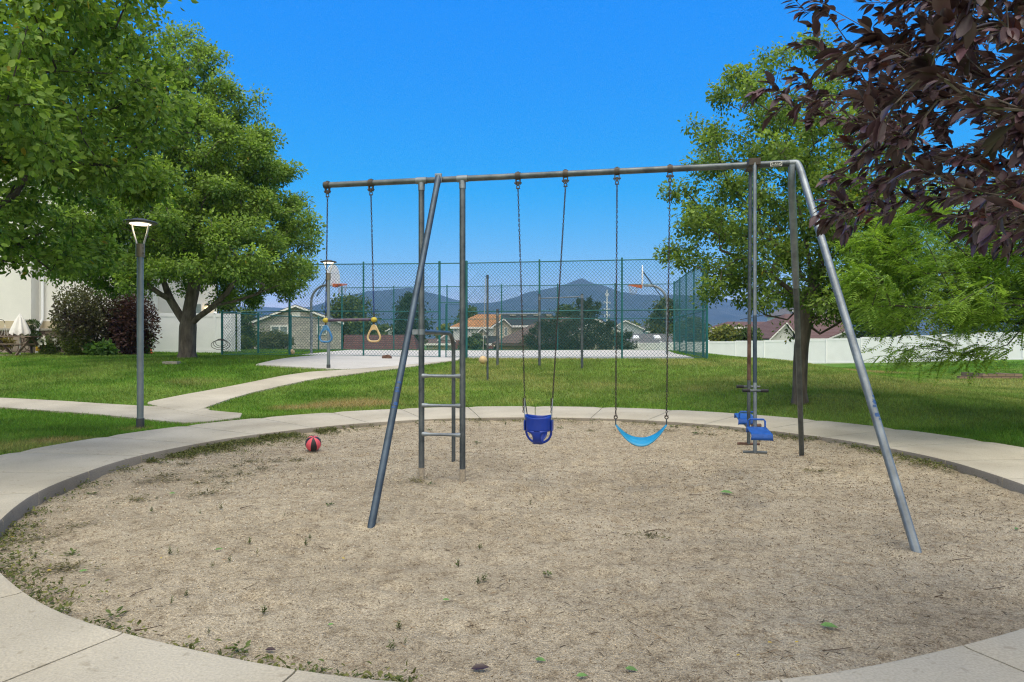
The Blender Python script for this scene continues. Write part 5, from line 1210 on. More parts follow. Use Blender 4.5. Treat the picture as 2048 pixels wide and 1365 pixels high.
far_tree('shrubby green tree above the white fence, left of the thin tree trunk', 1500, 655, 50, 62, MG1, MG2, 117, n=2500)
far_tree('dark green tree above the white fence under the feathery leaves', 1800, 560, 150, 60, DG1, MG2, 114, n=6000)
far_tree('olive green tree above the white fence beside the red brown roof', 1745, 575, 110, 58, MG1, MG2, 121, n=6500)
far_tree('yellow green tree far behind the feathery leaves on the right', 1925, 500, 150, 75, YG1, YG2, 115, n=6500)
far_tree('green tree at the far right edge above the white fence', 2050, 560, 130, 64, DG1, MG2, 118, n=4500)
far_tree('green tree between the two far houses on the left, behind the low fence', 450, 600, 90, 62, MG1, MG2, 119, n=3500)
far_tree('small round green tree far behind the court, left of the orange roof', 890, 650, 40, 120, MG1, YG2, 120, n=1800)
# big juniper over the brown roof
jr = np.random.default_rng(77); jx, jy = WX(1160, 56), 56.0; jz = tz(jx, jy); t = thing('juniper_shrub', 'huge dark spreading juniper in front of the brown roofed house', 'shrub', (jx, jy, jz))
jp = []
for px_, py_, s in [(1080, 690, 20), (1095, 668, 22), (1110, 650, 22), (1130, 665, 26), (1150, 690, 26), (1150, 650, 22), (1175, 640, 20), (1180, 672, 26), (1205, 690, 26), (1205, 660, 20), (1230, 680, 20), (1248, 695, 18), (1120, 695, 24), (1085, 650, 10), (1060, 680, 12), (1170, 612, 12), (1185, 622, 12), (1160, 605, 6), (1178, 604, 5), (1195, 612, 5), (1165, 625, 12), (1255, 672, 8), (1220, 650, 9), (1070, 664, 8)]:
    c = np.array(W(px_, py_, 56)); sg = s / FPX * 56 * .5; n = int(26 * s); jp.append(c + jr.normal(size=(n, 3)) * np.array((sg, sg * 1.6, sg * .75)))
P = np.concatenate(jp); n = len(P); L_ = .26 * (.6 + .9 * jr.random(n)); ax = rnd_dirs(jr, n) * .7 + np.array((0, 0, .35)) + np.sign(P[:, :1] - jx) * np.array((.5, 0, 0))
leaf_mesh('crown', P, ax, rnd_dirs(jr, n), L_, L_ * .3, leaf_cols(jr, n, (.022, .035, .016), (.065, .08, .035), .3), M['leaf_far'], t)
mb = MB()
for px_, py_ in ((1170, 600), (1110, 650), (1205, 660), (1150, 650), (1185, 622), (1230, 680), (1080, 690)): mb.tube([(jx, jy, jz - .3), tuple(W((px_ + 1160) / 2, (py_ + 720) / 2, 56)), tuple(W(px_, py_, 56))], [.16, .10, .03], 6)
mb.build('trunk', M['bark_dark'], t, smooth=True)

# ------------------------------------------------------------------ left building and its garden
YB = 28.5
zg = lambda px, Y: tz(WX(px, Y), Y)
bt = thing('stucco_building', 'tall pale stucco building with a stone base behind the left tree', 'building', (WX(60, YB), YB, .9))
xl, xc, xr = WX(-420, YB), WX(62, YB), WX(250, YB + 1.2)
zt8 = WZ(330, YB)
MB().box((xl, YB, 1.0), (xc, YB + 12, zt8)).build('wall', M['stucco'], bt)
MB().prism([(xc + .003, YB + .45, 1.0), (xr, YB + .45, 1.0), (xr * 1.40, YB + 12.1, 1.0), (xc + .003, YB + 12.1, 1.0)], (0, 0, 0), (0, 0, zt8 - 1.0)).build('wall', M['stucco'], bt)
zs0, zs1 = .4, WZ(662, YB)
MB().box((xl, YB - .10, zs0), (xc + .1, YB + .2, zs1)).box((xc + .103, YB + .30, zs0), (WX(140, YB), YB + .6, zs1)).box((WX(196, YB), YB + .30, zs0), (WX(246, YB), YB + .62, zs1)).build('stone_base', M['stone'], bt)
MB().box((xl, YB - .16, zs1 + .003), (xc + .15, YB + .2, zs1 + .10)).box((xc + .153, YB + .24, zs1 + .003), (WX(142, YB), YB + .6, zs1 + .10)).build('ledge', M['ledge'], bt, bevel=.02)
MB().box((xl, YB - .035, zs1 + .105), (xc + .03, YB + .1, zs1 + .42)).box((xc + .035, YB + .41, zs1 + .105), (xr, YB + .5, zs1 + .42)).build('base_trim', M['stucco_tan'], bt)
xd = WX(74, YB)
MB().tube([(xd, YB + .33, zt8 - .2), (xd, YB + .33, zs1 + .7), (xd + .02, YB + .30, zs1 + .5), (xd - .1, YB + .16, zs1 + .05), (xd - .12, YB + .14, .85)], .055, 8, flat=(1, 1)).build('downspout', M['white_vinyl'], bt, smooth=True)
MB().box((xl, YB - .25, zt8), (xr - .1, YB + 6.3, zt8 + .22)).build('eave', M['white_paint'], bt)
MB().prism([(xl, YB - .4, zt8 + .223), (xr + .1, YB - .4, zt8 + .223), (xr - 3.4, YB + 5.5, zt8 + 2.5), (xl, YB + 5.5, zt8 + 2.5)], (0, 0, 0), (0, 0, .08)).build('roof', M['roof_grey'], bt)
MB().box((xc - .03, YB - .012, zs1 + 2.98), (xl, YB + .02, zs1 + 3.02)).build('reveal_joint', M['ledge'], bt)
# second wing behind the tree with the lit wall lamp
YW = 35.0
bt = thing('stucco_house', 'pale house wing behind the big tree with a lit wall lamp and a window', 'house', (WX(360, YW), YW, .9))
MB().prism([(WX(296, YW), YW, .4), (WX(434, YW), YW, .4), (WX(434, YW) * 1.2, YW + 7, .4), (WX(296, YW) * 1.2, YW + 7, .4)], (0, 0, 0), (0, 0, WZ(500, YW) - .4)).build('wall', M['stucco'], bt)
MB().box((WX(288, YW - .5), YW - .5, .4), (WX(306, YW - .5), YW - .02, WZ(540, YW))).build('entry_column', M['white_paint'], bt)
MB().box((WX(306.5, YW), YW - .05, .4), (WX(312, YW), YW - .003, WZ(520, YW))).build('corner_trim', M['stucco_tan'], bt)
w = MB().box((WX(384, YW), YW - .06, WZ(640, YW)), (WX(406, YW), YW - .003, WZ(606, YW))).build('window', M['white_paint'], bt)
MB().box((WX(387, YW), YW - .075, WZ(638, YW)), (WX(403, YW), YW - .063, WZ(609, YW))).build('pane', M['curtain_glass'], w)
ox = WX(417, YW); oz_ = WZ(619, YW)
lm = MB().box((ox - .05, YW - .14, oz_ - .02), (ox + .05, YW - .003, oz_ + .30)).build('wall_lamp', M['black_metal'], bt)
MB().lathe((ox, YW - .16, oz_ - .12), [(.02, 0), (.10, .06), (.12, .2), (.06, .28)], 12).build('lamp_glass', M['bulb_glow'], lm, smooth=True)
MB().prism([(WX(285, YW), YW - .6, WZ(500, YW)), (WX(440, YW), YW - .6, WZ(500, YW)), (WX(425, YW + 4), YW + 4, WZ(500, YW) + 1.8), (WX(290, YW + 4), YW + 4, WZ(500, YW) + 1.8)], (0, 0, 0), (0, 0, .12)).build('roof', M['roof_grey'], bt)
for px0, px1, py0, py1 in ((276, 296, 560, 600), (270, 284, 655, 690)):
    pass
MB().box((WX(262, YW + .6), YW + .6, .4), (WX(298, YW + .6), YW + 7, WZ(520, YW))).build('porch_wall', M['white_paint'], bt)
w = MB().box((WX(268, YW), YW + .52, WZ(694, YW)), (WX(280, YW), YW + .597, WZ(672, YW))).build('window', M['white_vinyl'], bt)
MB().box((WX(269.5, YW), YW + .50, WZ(692, YW)), (WX(278.5, YW), YW + .517, WZ(674, YW))).build('pane', M['glass'], w)
# left vinyl privacy fence behind the tree
YF = 31.0
vf = thing('vinyl_privacy_fence', 'white vinyl privacy fence panels behind the big tree trunk', 'fence', (WX(370, YF), YF, .9))
zf0 = zg(370, YF) - .05; xs = [WX(p, YF) for p in (306, 428, 440)]
def vinyl_panel(par, a, b, z0, z1, nm='panel'):
    a, b = Vector(a), Vector(b); d = (b - a).normalized(); n = Vector((d.y, -d.x, 0)); c = (a + b) / 2; hl = (b - a).length / 2
    mb = MB().obox((c.x, c.y, (z0 + z1) / 2), d, n, (0, 0, 1), hl, .022, (z1 - z0) / 2)
    mb.obox((c.x, c.y, z0 + .12), d, n, (0, 0, 1), hl - .004, .04, .085).obox((c.x, c.y, z1 - .07), d, n, (0, 0, 1), hl - .004, .04, .085); return mb.build(nm, M['white_vinyl'], par, bevel=.006)
def vinyl_post(par, p, z0, z1): return MB().box((p[0] - .065, p[1] - .065, z0), (p[0] + .065, p[1] + .065, z1)).lathe((p[0], p[1], z1), [(.105, 0), (.105, .03), (.02, .085)], 4).build('post', M['white_vinyl'], par)
vinyl_panel(vf, (xs[0], YF, 0), (xs[1], YF, 0), zf0, zf0 + 1.86); vinyl_panel(vf, (xs[1] + .1, YF, 0), (WX(446, YF), YF + .01, 0), zf0, zf0 + 1.84)
vinyl_post(vf, (xs[0] - .02, YF), zf0, zf0 + 1.93); vinyl_post(vf, (xs[1] + .04, YF), zf0, zf0 + 1.86)
# second white screen left of the house seen through the low fence
YS = 33.0
ws = thing('vinyl_screen', 'white vinyl screen end seen through the low chain-link fence', 'fence', (WX(450, YS), YS, .9))
vinyl_panel(ws, (WX(447, YS), YS, 0), (WX(470, YS), YS + .03, 0), zg(455, YS) - .05, zg(455, YS) + 1.86); vinyl_post(ws, (WX(471, YS), YS + .42), zg(455, YS), zg(455, YS) + 1.9)
# shrubs
PU1, PU2 = (.040, .026, .024), (.115, .125, .055)
bush('purple_shrub', 'large dark purple and olive shrub against the stucco building', 'shrub', (WX(172, 26.6), 26.6, zg(172, 26.6)), (1.32, 1.1, 1.42), 9500, .10, PU1, PU2, 201)
bush('purple_shrub', 'dark maroon leaved shrub behind the near path lamp', 'shrub', (WX(262, 27.2), 27.2, zg(262, 27.2)), (.95, .85, 1.32), 7000, .10, (.045, .018, .020), (.11, .06, .05), 202)
bush('mounded_evergreen', 'dense bright green mounded evergreen below the purple shrub', 'shrub', (WX(158, 26.2), 26.2, zg(158, 26.2) - .1), (.62, .5, .56), 7000, .055, (.05, .085, .012), (.10, .13, .022), 203, mt='leaf')
bush('leafy_perennial', 'low broad leaved green plant at the foot of the purple shrub', 'plant', (WX(206, 25.9), 25.9, zg(206, 25.9) - .05), (.5, .4, .28), 700, .17, (.04, .10, .02), (.11, .20, .05), 204)
bush('daisy_bush', 'white flowering bush beside the stone base', 'plant', (WX(100, 26.8), 26.8, zg(100, 26.8) - .05), (.42, .35, .40), 1600, .07, MG1, MG2, 205, flower=(34, M['flower_white']))
bush('white_hydrangea', 'green bush with white flowers next to the traffic cone', 'plant', (WX(289, 28.6), 28.6, zg(289, 28.6) - .05), (.34, .3, .5), 1500, .09, MG1, MG2, 206, flower=(16, M['flower_white']))
bush('dark_shrub', 'small dark shrub between the stone base and the flowering bush', 'shrub', (WX(268, 28.2), 28.2, zg(268, 28.2) - .05), (.35, .3, .3), 1100, .09, DG1, DG2, 207)
bush('garden_shrub', 'rounded green shrub beyond the low chain-link fence', 'shrub', (WX(482, 40), 40, zg(482, 40) - .1), (.75, .8, .95), 4200, .13, MG1, MG2, 208)
bush('garden_shrub', 'pale yellow green plant in front of the rounded shrub', 'shrub', (WX(484, 38.5), 38.5, zg(484, 38.5) - .05), (.6, .5, .42), 2000, .10, (.08, .12, .02), (.2, .24, .06), 209)
bush('lavender_bush', 'wispy pale green bush in front of the pale brick house window', 'shrub', (WX(545, 50), 50, zg(545, 50) - .1), (1.55, .8, .8), 5200, .13, (.09, .11, .05), (.22, .24, .13), 210)
# cloud pruned topiary
tx, ty = WX(64, 27.6), 27.6; tzz = zg(64, 27.6); t = thing('topiary_tree', 'cloud pruned evergreen with three rounded tiers beside the closed umbrella', 'topiary', (tx, ty, tzz))
MB().tube([(tx, ty, tzz - .2), (tx - .05, ty, tzz + .6), (tx, ty, tzz + 1.2)], [.05, .04, .02], 7).build('trunk', M['bark_dark'], t, smooth=True)
rt = np.random.default_rng(66)
for dx, dz, rx, rz in ((-.03, 1.22, .30, .2), (.0, .82, .30, .14), (.06, .50, .26, .15)):
    u = rnd_dirs(rt, 1100); P = np.array((tx + dx, ty, tzz + dz)) + u * (rt.random((1100, 1)) ** .3) * np.array((rx, rx, rz)); L_ = .06 * (.6 + .8 * rt.random(1100))
    leaf_mesh('foliage_tier', P, u + rnd_dirs(rt, 1100) * .6, rnd_dirs(rt, 1100) + np.array((0, 0, .6)), L_, L_ * .4, leaf_cols(rt, 1100, (.02, .05, .016), (.07, .12, .035)), M['leaf'], t)
# closed umbrella
ux, uy = WX(40, 26.5), 26.5; uz = zg(40, 26.5); t = thing('patio_umbrella', 'closed white patio umbrella standing through the picnic table', 'umbrella', (ux, uy, uz))
MB().tube([(ux, uy, uz), (ux, uy, uz + 1.6)], .02, 8).build('pole', M['white_paint'], t, smooth=True)
rows = []
for f, rr_ in ((0, .012), (.08, .05), (.3, .14), (.6, .23), (.85, .30), (1, .31)):
    rows.append([(ux + rr_ * (1 + .16 * math.cos(8 * a)) * math.cos(a), uy + rr_ * (1 + .16 * math.cos(8 * a)) * math.sin(a), uz + 1.64 - .82 * f + (.04 * math.cos(8 * a) if f == 1 else 0)) for a in np.linspace(0, 2 * math.pi, 49)])
MB().grid(rows).build('canopy', M['canvas'], t, smooth=True)
# picnic table
pt_ = thing('picnic_table', 'weathered brown wooden picnic table on the left lawn edge', 'picnic table', (WX(30, 26.2), 26.2, zg(30, 26.2)))
x0, x1 = WX(-20, 26.2), WX(74, 26.2); z0 = zg(30, 26.2)
def plk(nm, y0, y1, z, xa=x0, xb=x1):
    n = max(1, int(round((y1 - y0) / .15)))
    mb = MB()
    for k in range(n): mb.box((xa, y0 + k * (y1 - y0) / n, z), (xb, y0 + (k + .93) * (y1 - y0) / n, z + .04))
    mb.build(nm, M['wood'], pt_)
plk('table_top', 25.85, 26.55, z0 + .72); plk('seat', 25.35, 25.62, z0 + .43); plk('seat', 26.78, 27.05, z0 + .43)
for xx in (x0 + .25, x1 - .22):
    for s in (-1, 1): MB().obox((xx, 26.2 + s * .42, z0 + .36), (0, .42 * s, -.36), (1, 0, 0), (0, .36, .42 * s), .55, .022, .045).build('leg', M['wood'], pt_)
    MB().box((xx - .05, 25.36, z0 + .385), (xx - .01, 27.04, z0 + .425)).box((xx - .05, 25.87, z0 + .675), (xx - .01, 26.53, z0 + .715)).build('cross_brace', M['wood'], pt_)
yb_ = MB().box((WX(60, 26.9), 27.2, z0 + .15), (WX(74, 26.9), 27.5, z0 + .38)); tag(yb_.build('storage_bin', M['yellow_box'], bevel=.02), 'yellow plastic bin behind the picnic table', 'bin')
# shepherd hook with hanging basket
hx = WX(-6, 26.9); hy = 26.9; hz0 = zg(0, 26.9); t = thing('shepherd_hook', 'black shepherd hook at the left edge', 'garden hook', (hx, hy, hz0))
MB().tube([(hx, hy, hz0 - .1), (hx, hy, hz0 + 1.25)] + [(hx + .16 - .16 * math.cos(a), hy, hz0 + 1.25 + .16 * math.sin(a)) for a in np.linspace(.3, 3.0, 8)], .012, 6).build('hook', M['black_metal'], t, smooth=True)
cx_ = hx + .32
t = bush('hanging_basket', 'hanging basket of yellow leaved flowers on the black hook', 'flower basket', (cx_ - .02, hy, hz0 + .25), (.36, .3, .22), 900, .08, (.10, .10, .02), (.26, .20, .06), 211, stem=False)
wm = MB()
for s in (-1, 0, 1): wm.tube([(cx_, hy, hz0 + 1.22), (cx_ + .22 * s, hy - .05, hz0 + .5)], .004, 4)
wm.build('hanger_wire', M['white_paint'], t)
# cone
kx_, ky_ = WX(299.5, 29.2), 29.2; kz = zg(299, 29.2); t = thing('traffic_cone', 'small orange traffic cone by the white fence post', 'traffic cone', (kx_, ky_, kz))
MB().box((kx_ - .14, ky_ - .14, kz - .02), (kx_ + .14, ky_ + .14, kz + .03)).build('base', M['cone_orange'], t, bevel=.01)
MB().lathe((kx_, ky_, kz + .03), [(.105, 0), (.07, .20)], 16).lathe((kx_, ky_, kz + .03), [(.052, .28), (.025, .45)], 16).build('cone', M['cone_orange'], t, smooth=True)
MB().lathe((kx_, ky_, kz + .03), [(.0705, .2005), (.0525, .2795)], 16).build('white_band', M['white_paint'], t, smooth=True)
pv_ = MB().box((WX(-60, 26), 25.0, zg(0, 26) - .06), (WX(24, 26), 27.4, zg(0, 26) + .03)).build('patio', M['concrete'], bevel=.01); tag(pv_, kind='structure')

# ------------------------------------------------------------------ long white fence on the right and behind the court
lw = thing('white_vinyl_fence', 'long white vinyl fence running behind the court and along the right lawn', 'fence', (17, 58, -.4))
line = [(-9, 86, 702.5), (-5.4, 80, 700), (2.9, 70, 693.5), (10, 63.8, 687.7), (17, 58, 684), (24.4, 52, 679), (34, 44.6, 663.5), (41, 39.2, 650)]
fx = []
for (xa, ya, pa), (xb, yb, pb2) in zip(line[:-1], line[1:]):
    L_ = math.hypot(xb - xa, yb - ya); n = max(1, int(round(L_ / 2.44)))
    for k in range(n):
        f = k / n; fx.append((xa + (xb - xa) * f, ya + (yb - ya) * f, WZ(pa, ya) + (WZ(pb2, yb) - WZ(pa, ya)) * f))
fx.append((41, 39.2, WZ(650, 39.2)))
for (xa, ya, za), (xb, yb, zb2) in zip(fx[:-1], fx[1:]):
    zt_ = (za + zb2) / 2; d = Vector((xb - xa, yb - ya, 0)).normalized() * .055
    vinyl_panel(lw, Vector((xa, ya, 0)) + d, Vector((xb, yb, 0)) - d, zt_ - 1.95, zt_)
    if xa < 17.5: vinyl_post(lw, (xa, ya), zt_ - 2.0, zt_ + .05)
    else: MB().box((xa - .05, ya - .05, zt_ - 2.0), (xa + .05, ya + .05, zt_ - .01)).build('post', M['white_vinyl'], lw)

# ------------------------------------------------------------------ houses beyond
def window(par, px0, px1, py0, py1, Y, panes=1, frame='white_paint', glass='curtain_glass'):
    x0, x1, z0, z1 = WX(px0, Y), WX(px1, Y), WZ(py1, Y), WZ(py0, Y); fw = (x1 - x0) * .08 + .02
    w = MB(); w.box((x0, Y - .08, z0), (x1, Y - .004, z0 + fw)).box((x0, Y - .08, z1 - fw), (x1, Y - .004, z1)).box((x0, Y - .08, z0 + fw), (x0 + fw, Y - .004, z1 - fw)).box((x1 - fw, Y - .08, z0 + fw), (x1, Y - .004, z1 - fw))
    if panes == 2: xm = (x0 + x1) / 2; w.box((xm - fw / 2, Y - .08, z0 + fw), (xm + fw / 2, Y - .004, z1 - fw))
    w = w.build('window', M[frame], par); MB().box((x0 + fw, Y - .05, z0 + fw), (x1 - fw, Y - .006, z1 - fw)).build('pane', M[glass], w)
def gable(par, pxl, pxr, pxp, py_eave, py_peak, Y, depth, wallm, roofm, ov=.35, zb=-4, fascia='white_paint', wl=None, wr=None, py_eave_r=None, tk=.16):
    """gable end facing the camera: roof edges from (pxl, py_eave) over the peak to (pxr, py_eave_r)"""
    pr = py_eave if py_eave_r is None else py_eave_r
    A, P_, B = W(pxl, py_eave, Y), W(pxp, py_peak, Y), W(pxr, pr, Y); o = Vector((0, -ov, 0)); kx = (A.x + B.x) / 2 / Y; kx = B.x / Y if B.x < -2 else (A.x / Y if A.x > 2 else kx); D = Vector((kx * depth, depth, 0))
    xl_, xr_ = (WX(wl, Y) if wl else A.x + ov * .8), (WX(wr, Y) if wr else B.x - ov * .8)
    dn = .14; zl_ = A.z + (P_.z - A.z) * (xl_ - A.x) / (P_.x - A.x) - dn; zr_ = B.z + (P_.z - B.z) * (xr_ - B.x) / (P_.x - B.x) - dn
    MB().prism([(xl_, Y, zb), (xr_, Y, zb), (xr_, Y, zr_), (P_.x, Y, P_.z - dn), (xl_, Y, zl_)], (0, 0, 0), D).build('wall', M[wallm], par)
    for U, V_ in ((A, P_), (P_, B)):
        MB().prism([U + o, V_ + o, V_ + o + D, U + o + D], (0, 0, -.02), (0, 0, .07)).build('roof', M[roofm], par)
        MB().prism([U, V_, V_ - Vector((0, 0, tk)), U - Vector((0, 0, tk))], o - Vector((0, .04, .0)), o - Vector((0, .003, 0))).build('fascia', M[fascia], par)
def side_roof(par, pxl, pxr, py_eave, py_ridge, pxrl, pxrr, Y, depth, wallm, roofm, zb=-4, ov=.4, fascia='white_paint'):
    """roof plane facing the camera from the eave to a ridge set back by depth"""
    Yr = Y + depth; a, b = W(pxl, py_eave, Y), W(pxr, py_eave, Y); c, d = W(pxrr, py_ridge, Yr), W(pxrl, py_ridge, Yr); e, f = Vector((b.x, Yr + depth, b.z)), Vector((a.x, Yr + depth, a.z))
    rf = MB().prism([a, b, c, d], (0, 0, 0), (0, 0, .08)).prism([d, c, e, f], (0, 0, 0), (0, 0, .08))
    if abs(c.x - b.x) > .3: rf.prism([b, e, c], (0, 0, 0), (0, 0, .079))
    if abs(d.x - a.x) > .3: rf.prism([f, a, d], (0, 0, 0), (0, 0, .079))
    rf.build('roof', M[roofm], par)
    MB().box((a.x, Y - .05, a.z - .18), (b.x, Y - .002, a.z + .05)).build('fascia', M[fascia], par)
    if wallm: MB().box((a.x + ov, Y + ov, zb), (b.x - ov, Yr + depth - ov, a.z - .05)).build('wall', M[wallm], par)
def house(name, label, px, Y, cat='house'): return thing(name, label, cat, (WX(px, Y), Y, tz(WX(px, Y), Y)))
h = house('brick_house', 'pale grey brick house with a white edged gable behind the trapeze swing', 595, 58)
gable(h, 501, 690, 593, 646, 611, 58, 14, 'grey_brick', 'roof_grey', wl=508, wr=684)
window(h, 541, 578, 651, 678, 58, 2); window(h, 634, 655, 650, 670, 58, 2)
window(h, 585, 601, 625, 634, 58, 1, 'white_paint', 'siding_white')
h = house('maroon_roof_house', 'low house with a wide maroon shingle roof behind the court', 760, 50)
side_roof(h, 686, 835, 708, 672, 689, 827, 49.4, 2.6, 'tan_wall', 'roof_maroon')
h = house('garden_shed', 'small brown shed between the white screen and the pale brick house', 491, 60)
side_roof(h, 472, 512, 657, 648, 472, 510, 60, 2, 'red_brick', 'roof_maroon')
h = house('dish_house', 'small white gabled house with a satellite dish on its roof', 790, 78)
gable(h, 771, 830, 801, 662, 647, 78, 10, 'siding_white', 'roof_dark')
dsh = W(792, 646, 77.6); MB().tube([dsh - Vector((0, 0, .8)), dsh], .04, 6).lathe((dsh.x, dsh.y, dsh.z), [(.02, 0), (.3, .1), (.42, .25)], 12, caps=False).build('satellite_dish', M['white_paint'], h)
h = house('beige_bungalow', 'low beige bungalow seen between the ladder posts', 865, 74)
side_roof(h, 845, 905, 688, 679, 848, 900, 74, 3, 'siding_beige', 'roof_brown'); window(h, 856, 866, 692, 697, 74.4, 1)
gable(h, 872, 912, 897, 683, 664, 76, 8, 'siding_white', 'roof_red')
h = house('orange_roof_house', 'white two storey house with an orange tiled roof', 950, 86)
side_roof(h, 900, 1006, 655, 630, 955, 1003, 86, 6, 'siding_white', 'roof_orange'); 
window(h, 936, 941, 658, 666, 86.4, 1); window(h, 908, 914, 658, 664, 86.4, 1); window(h, 942.5, 946, 658, 666, 86.4, 1)
MB().box((WX(903, 86), 86.25, -4), (WX(1000, 86), 86.38, WZ(681, 86))).build('brick_skirt', M['red_brick'], h)
h = house('dark_roof_house', 'beige house with a charcoal roof, white trimmed gables and a porch', 1020, 74)
side_roof(h, 998, 1110, 652, 629, 1004, 1104, 76, 5.0, 'siding_beige', 'roof_dark')
gable(h, 983, 1026, 1008, 654, 637, 74.0, 4, 'siding_beige', 'roof_dark', wl=987, wr=1023)
gable(h, 953, 978, 965, 667, 655, 73.2, 4, 'siding_beige', 'roof_dark', wl=956, wr=976)
window(h, 1009, 1015, 655, 672, 74, 1); window(h, 994, 999, 656, 671, 74, 1, glass='glass'); window(h, 961, 973, 671, 683, 73.2, 2)
side_roof(h, 948, 1000, 688, 674, 965, 998, 71.8, 1.8, None, 'roof_dark')
for px_ in (957, 975, 995): MB().tube([W(px_, 688, 72.0), (WX(px_, 72), 72.0, -3)], .09, 8).build('porch_post', M['white_paint'], h, smooth=True)
lo_ = W(988.5, 690.5, 71.6); sphere(MB(), lo_, .12, 10, 6).build('porch_lamp', M['lamp_glow'], h, smooth=True)
for px_ in (1026, 1047, 1073, 1097): v = W(px_, 631, 80); MB().box((v.x - .35, v.y - .5, v.z - .12), (v.x + .35, v.y + .1, v.z + .12)).build('roof_vent', M['ledge'], h)
h = house('brown_roof_house', 'wide house with a big brown hipped roof behind the dark juniper', 1120, 60)
side_roof(h, 984, 1180, 688, 636, 1095, 1178, 60, 7.5, 'tan_wall', 'roof_brown', fascia='roof_brown')
gable(h, 1130, 1262, 1192, 676, 637, 60.6, 12, 'siding_beige', 'roof_brown', wl=1140, wr=1252)
h = house('blue_grey_house', 'pale blue grey gabled house behind the right part of the court', 1262, 96)
gable(h, 1226, 1290, 1250, 655, 641, 96, 12, 'siding_blue', 'roof_grey', py_eave_r=659)
h = house('turquoise_shutter_house', 'grey roofed house with turquoise shutters under its eave', 1310, 112)
side_roof(h, 1291, 1329, 663, 647, 1292, 1327, 112, 5, 'siding_white', 'roof_grey')
for px_ in (1295, 1307, 1320): MB().box((WX(px_ - 1.8, 112), 112.3, WZ(670, 112)), (WX(px_ + 1.8, 112), 112.39, WZ(664.5, 112))).build('shutter', M['turquoise'], h)
h = house('skylight_house', 'low grey roofed house with two white skylights', 1300, 76)
side_roof(h, 1248, 1358, 690, 669, 1262, 1350, 74, 4.0, 'siding_beige', 'roof_grey')
for px_, py_ in ((1271, 677), (1314, 677)):
    v = W(px_, py_, 76.2); MB().obox((v.x, v.y, v.z + .12), (1, 0, 0), (0, 1, .35), (0, -.35, 1), .36, .5, .08).build('skylight', M['white_vinyl'], h)
h = house('white_gable_house', 'white gabled house above the white fence, right of the court corner', 1428, 82)
gable(h, 1404, 1462, 1420, 665, 655, 82, 9, 'siding_white', 'roof_dark', py_eave_r=668)
h = house('white_house', 'white walled house half hidden by shrubs above the white fence', 1490, 80)
side_roof(h, 1452, 1548, 655, 645, 1455, 1545, 80, 4, 'siding_white', 'roof_red')
h = house('red_roof_house', 'house with a wide red brown roof and a white sided gable behind the thin tree', 1620, 68)
side_roof(h, 1560, 1712, 678, 630, 1570, 1690, 68, 9, 'siding_white', 'roof_red')
gable(h, 1536, 1592, 1571, 679, 645, 66, 7, 'siding_white', 'roof_red', py_eave_r=672)
gable(h, 1655, 1725, 1692, 676, 661, 66.5, 5, 'siding_white', 'roof_red')
h = house('grey_roof_house', 'taller grey roofed house with a white gable edge behind the red brown roof', 1625, 88)
side_roof(h, 1596, 1690, 628, 598, 1606, 1680, 88, 6, 'siding_white', 'roof_grey'); gable(h, 1582, 1630, 1602, 622, 600, 87, 6, 'siding_white', 'roof_grey')
# transmission pole
tp2 = thing('transmission_pole', 'tall white power pole with cross arms far behind the court', 'power pole', (WX(1214, 420), 420, -3.4))
zt_ = WZ(580, 420); zb_ = -4; xx = WX(1214, 420)
MB().tube([(xx, 420, zb_), (xx, 420, zt_)], [.65, .3], 8).build('pole', M['white_paint'], tp2, smooth=True)
for py_, wpx in ((590, 3.5), (606, 6), (620, 6), (632, 5)):
    z = WZ(py_, 420); w_ = wpx / FPX * 420
    MB().tube([(xx - w_, 420, z + .7), (xx, 420, z), (xx + w_, 420, z + .7)], .16, 6).tube([(xx - w_, 420, z + .7), (xx - w_, 420, z - .8)], .14, 5).tube([(xx + w_, 420, z + .7), (xx + w_, 420, z - .8)], .14, 5).build('cross_arm', M['white_paint'], tp2)

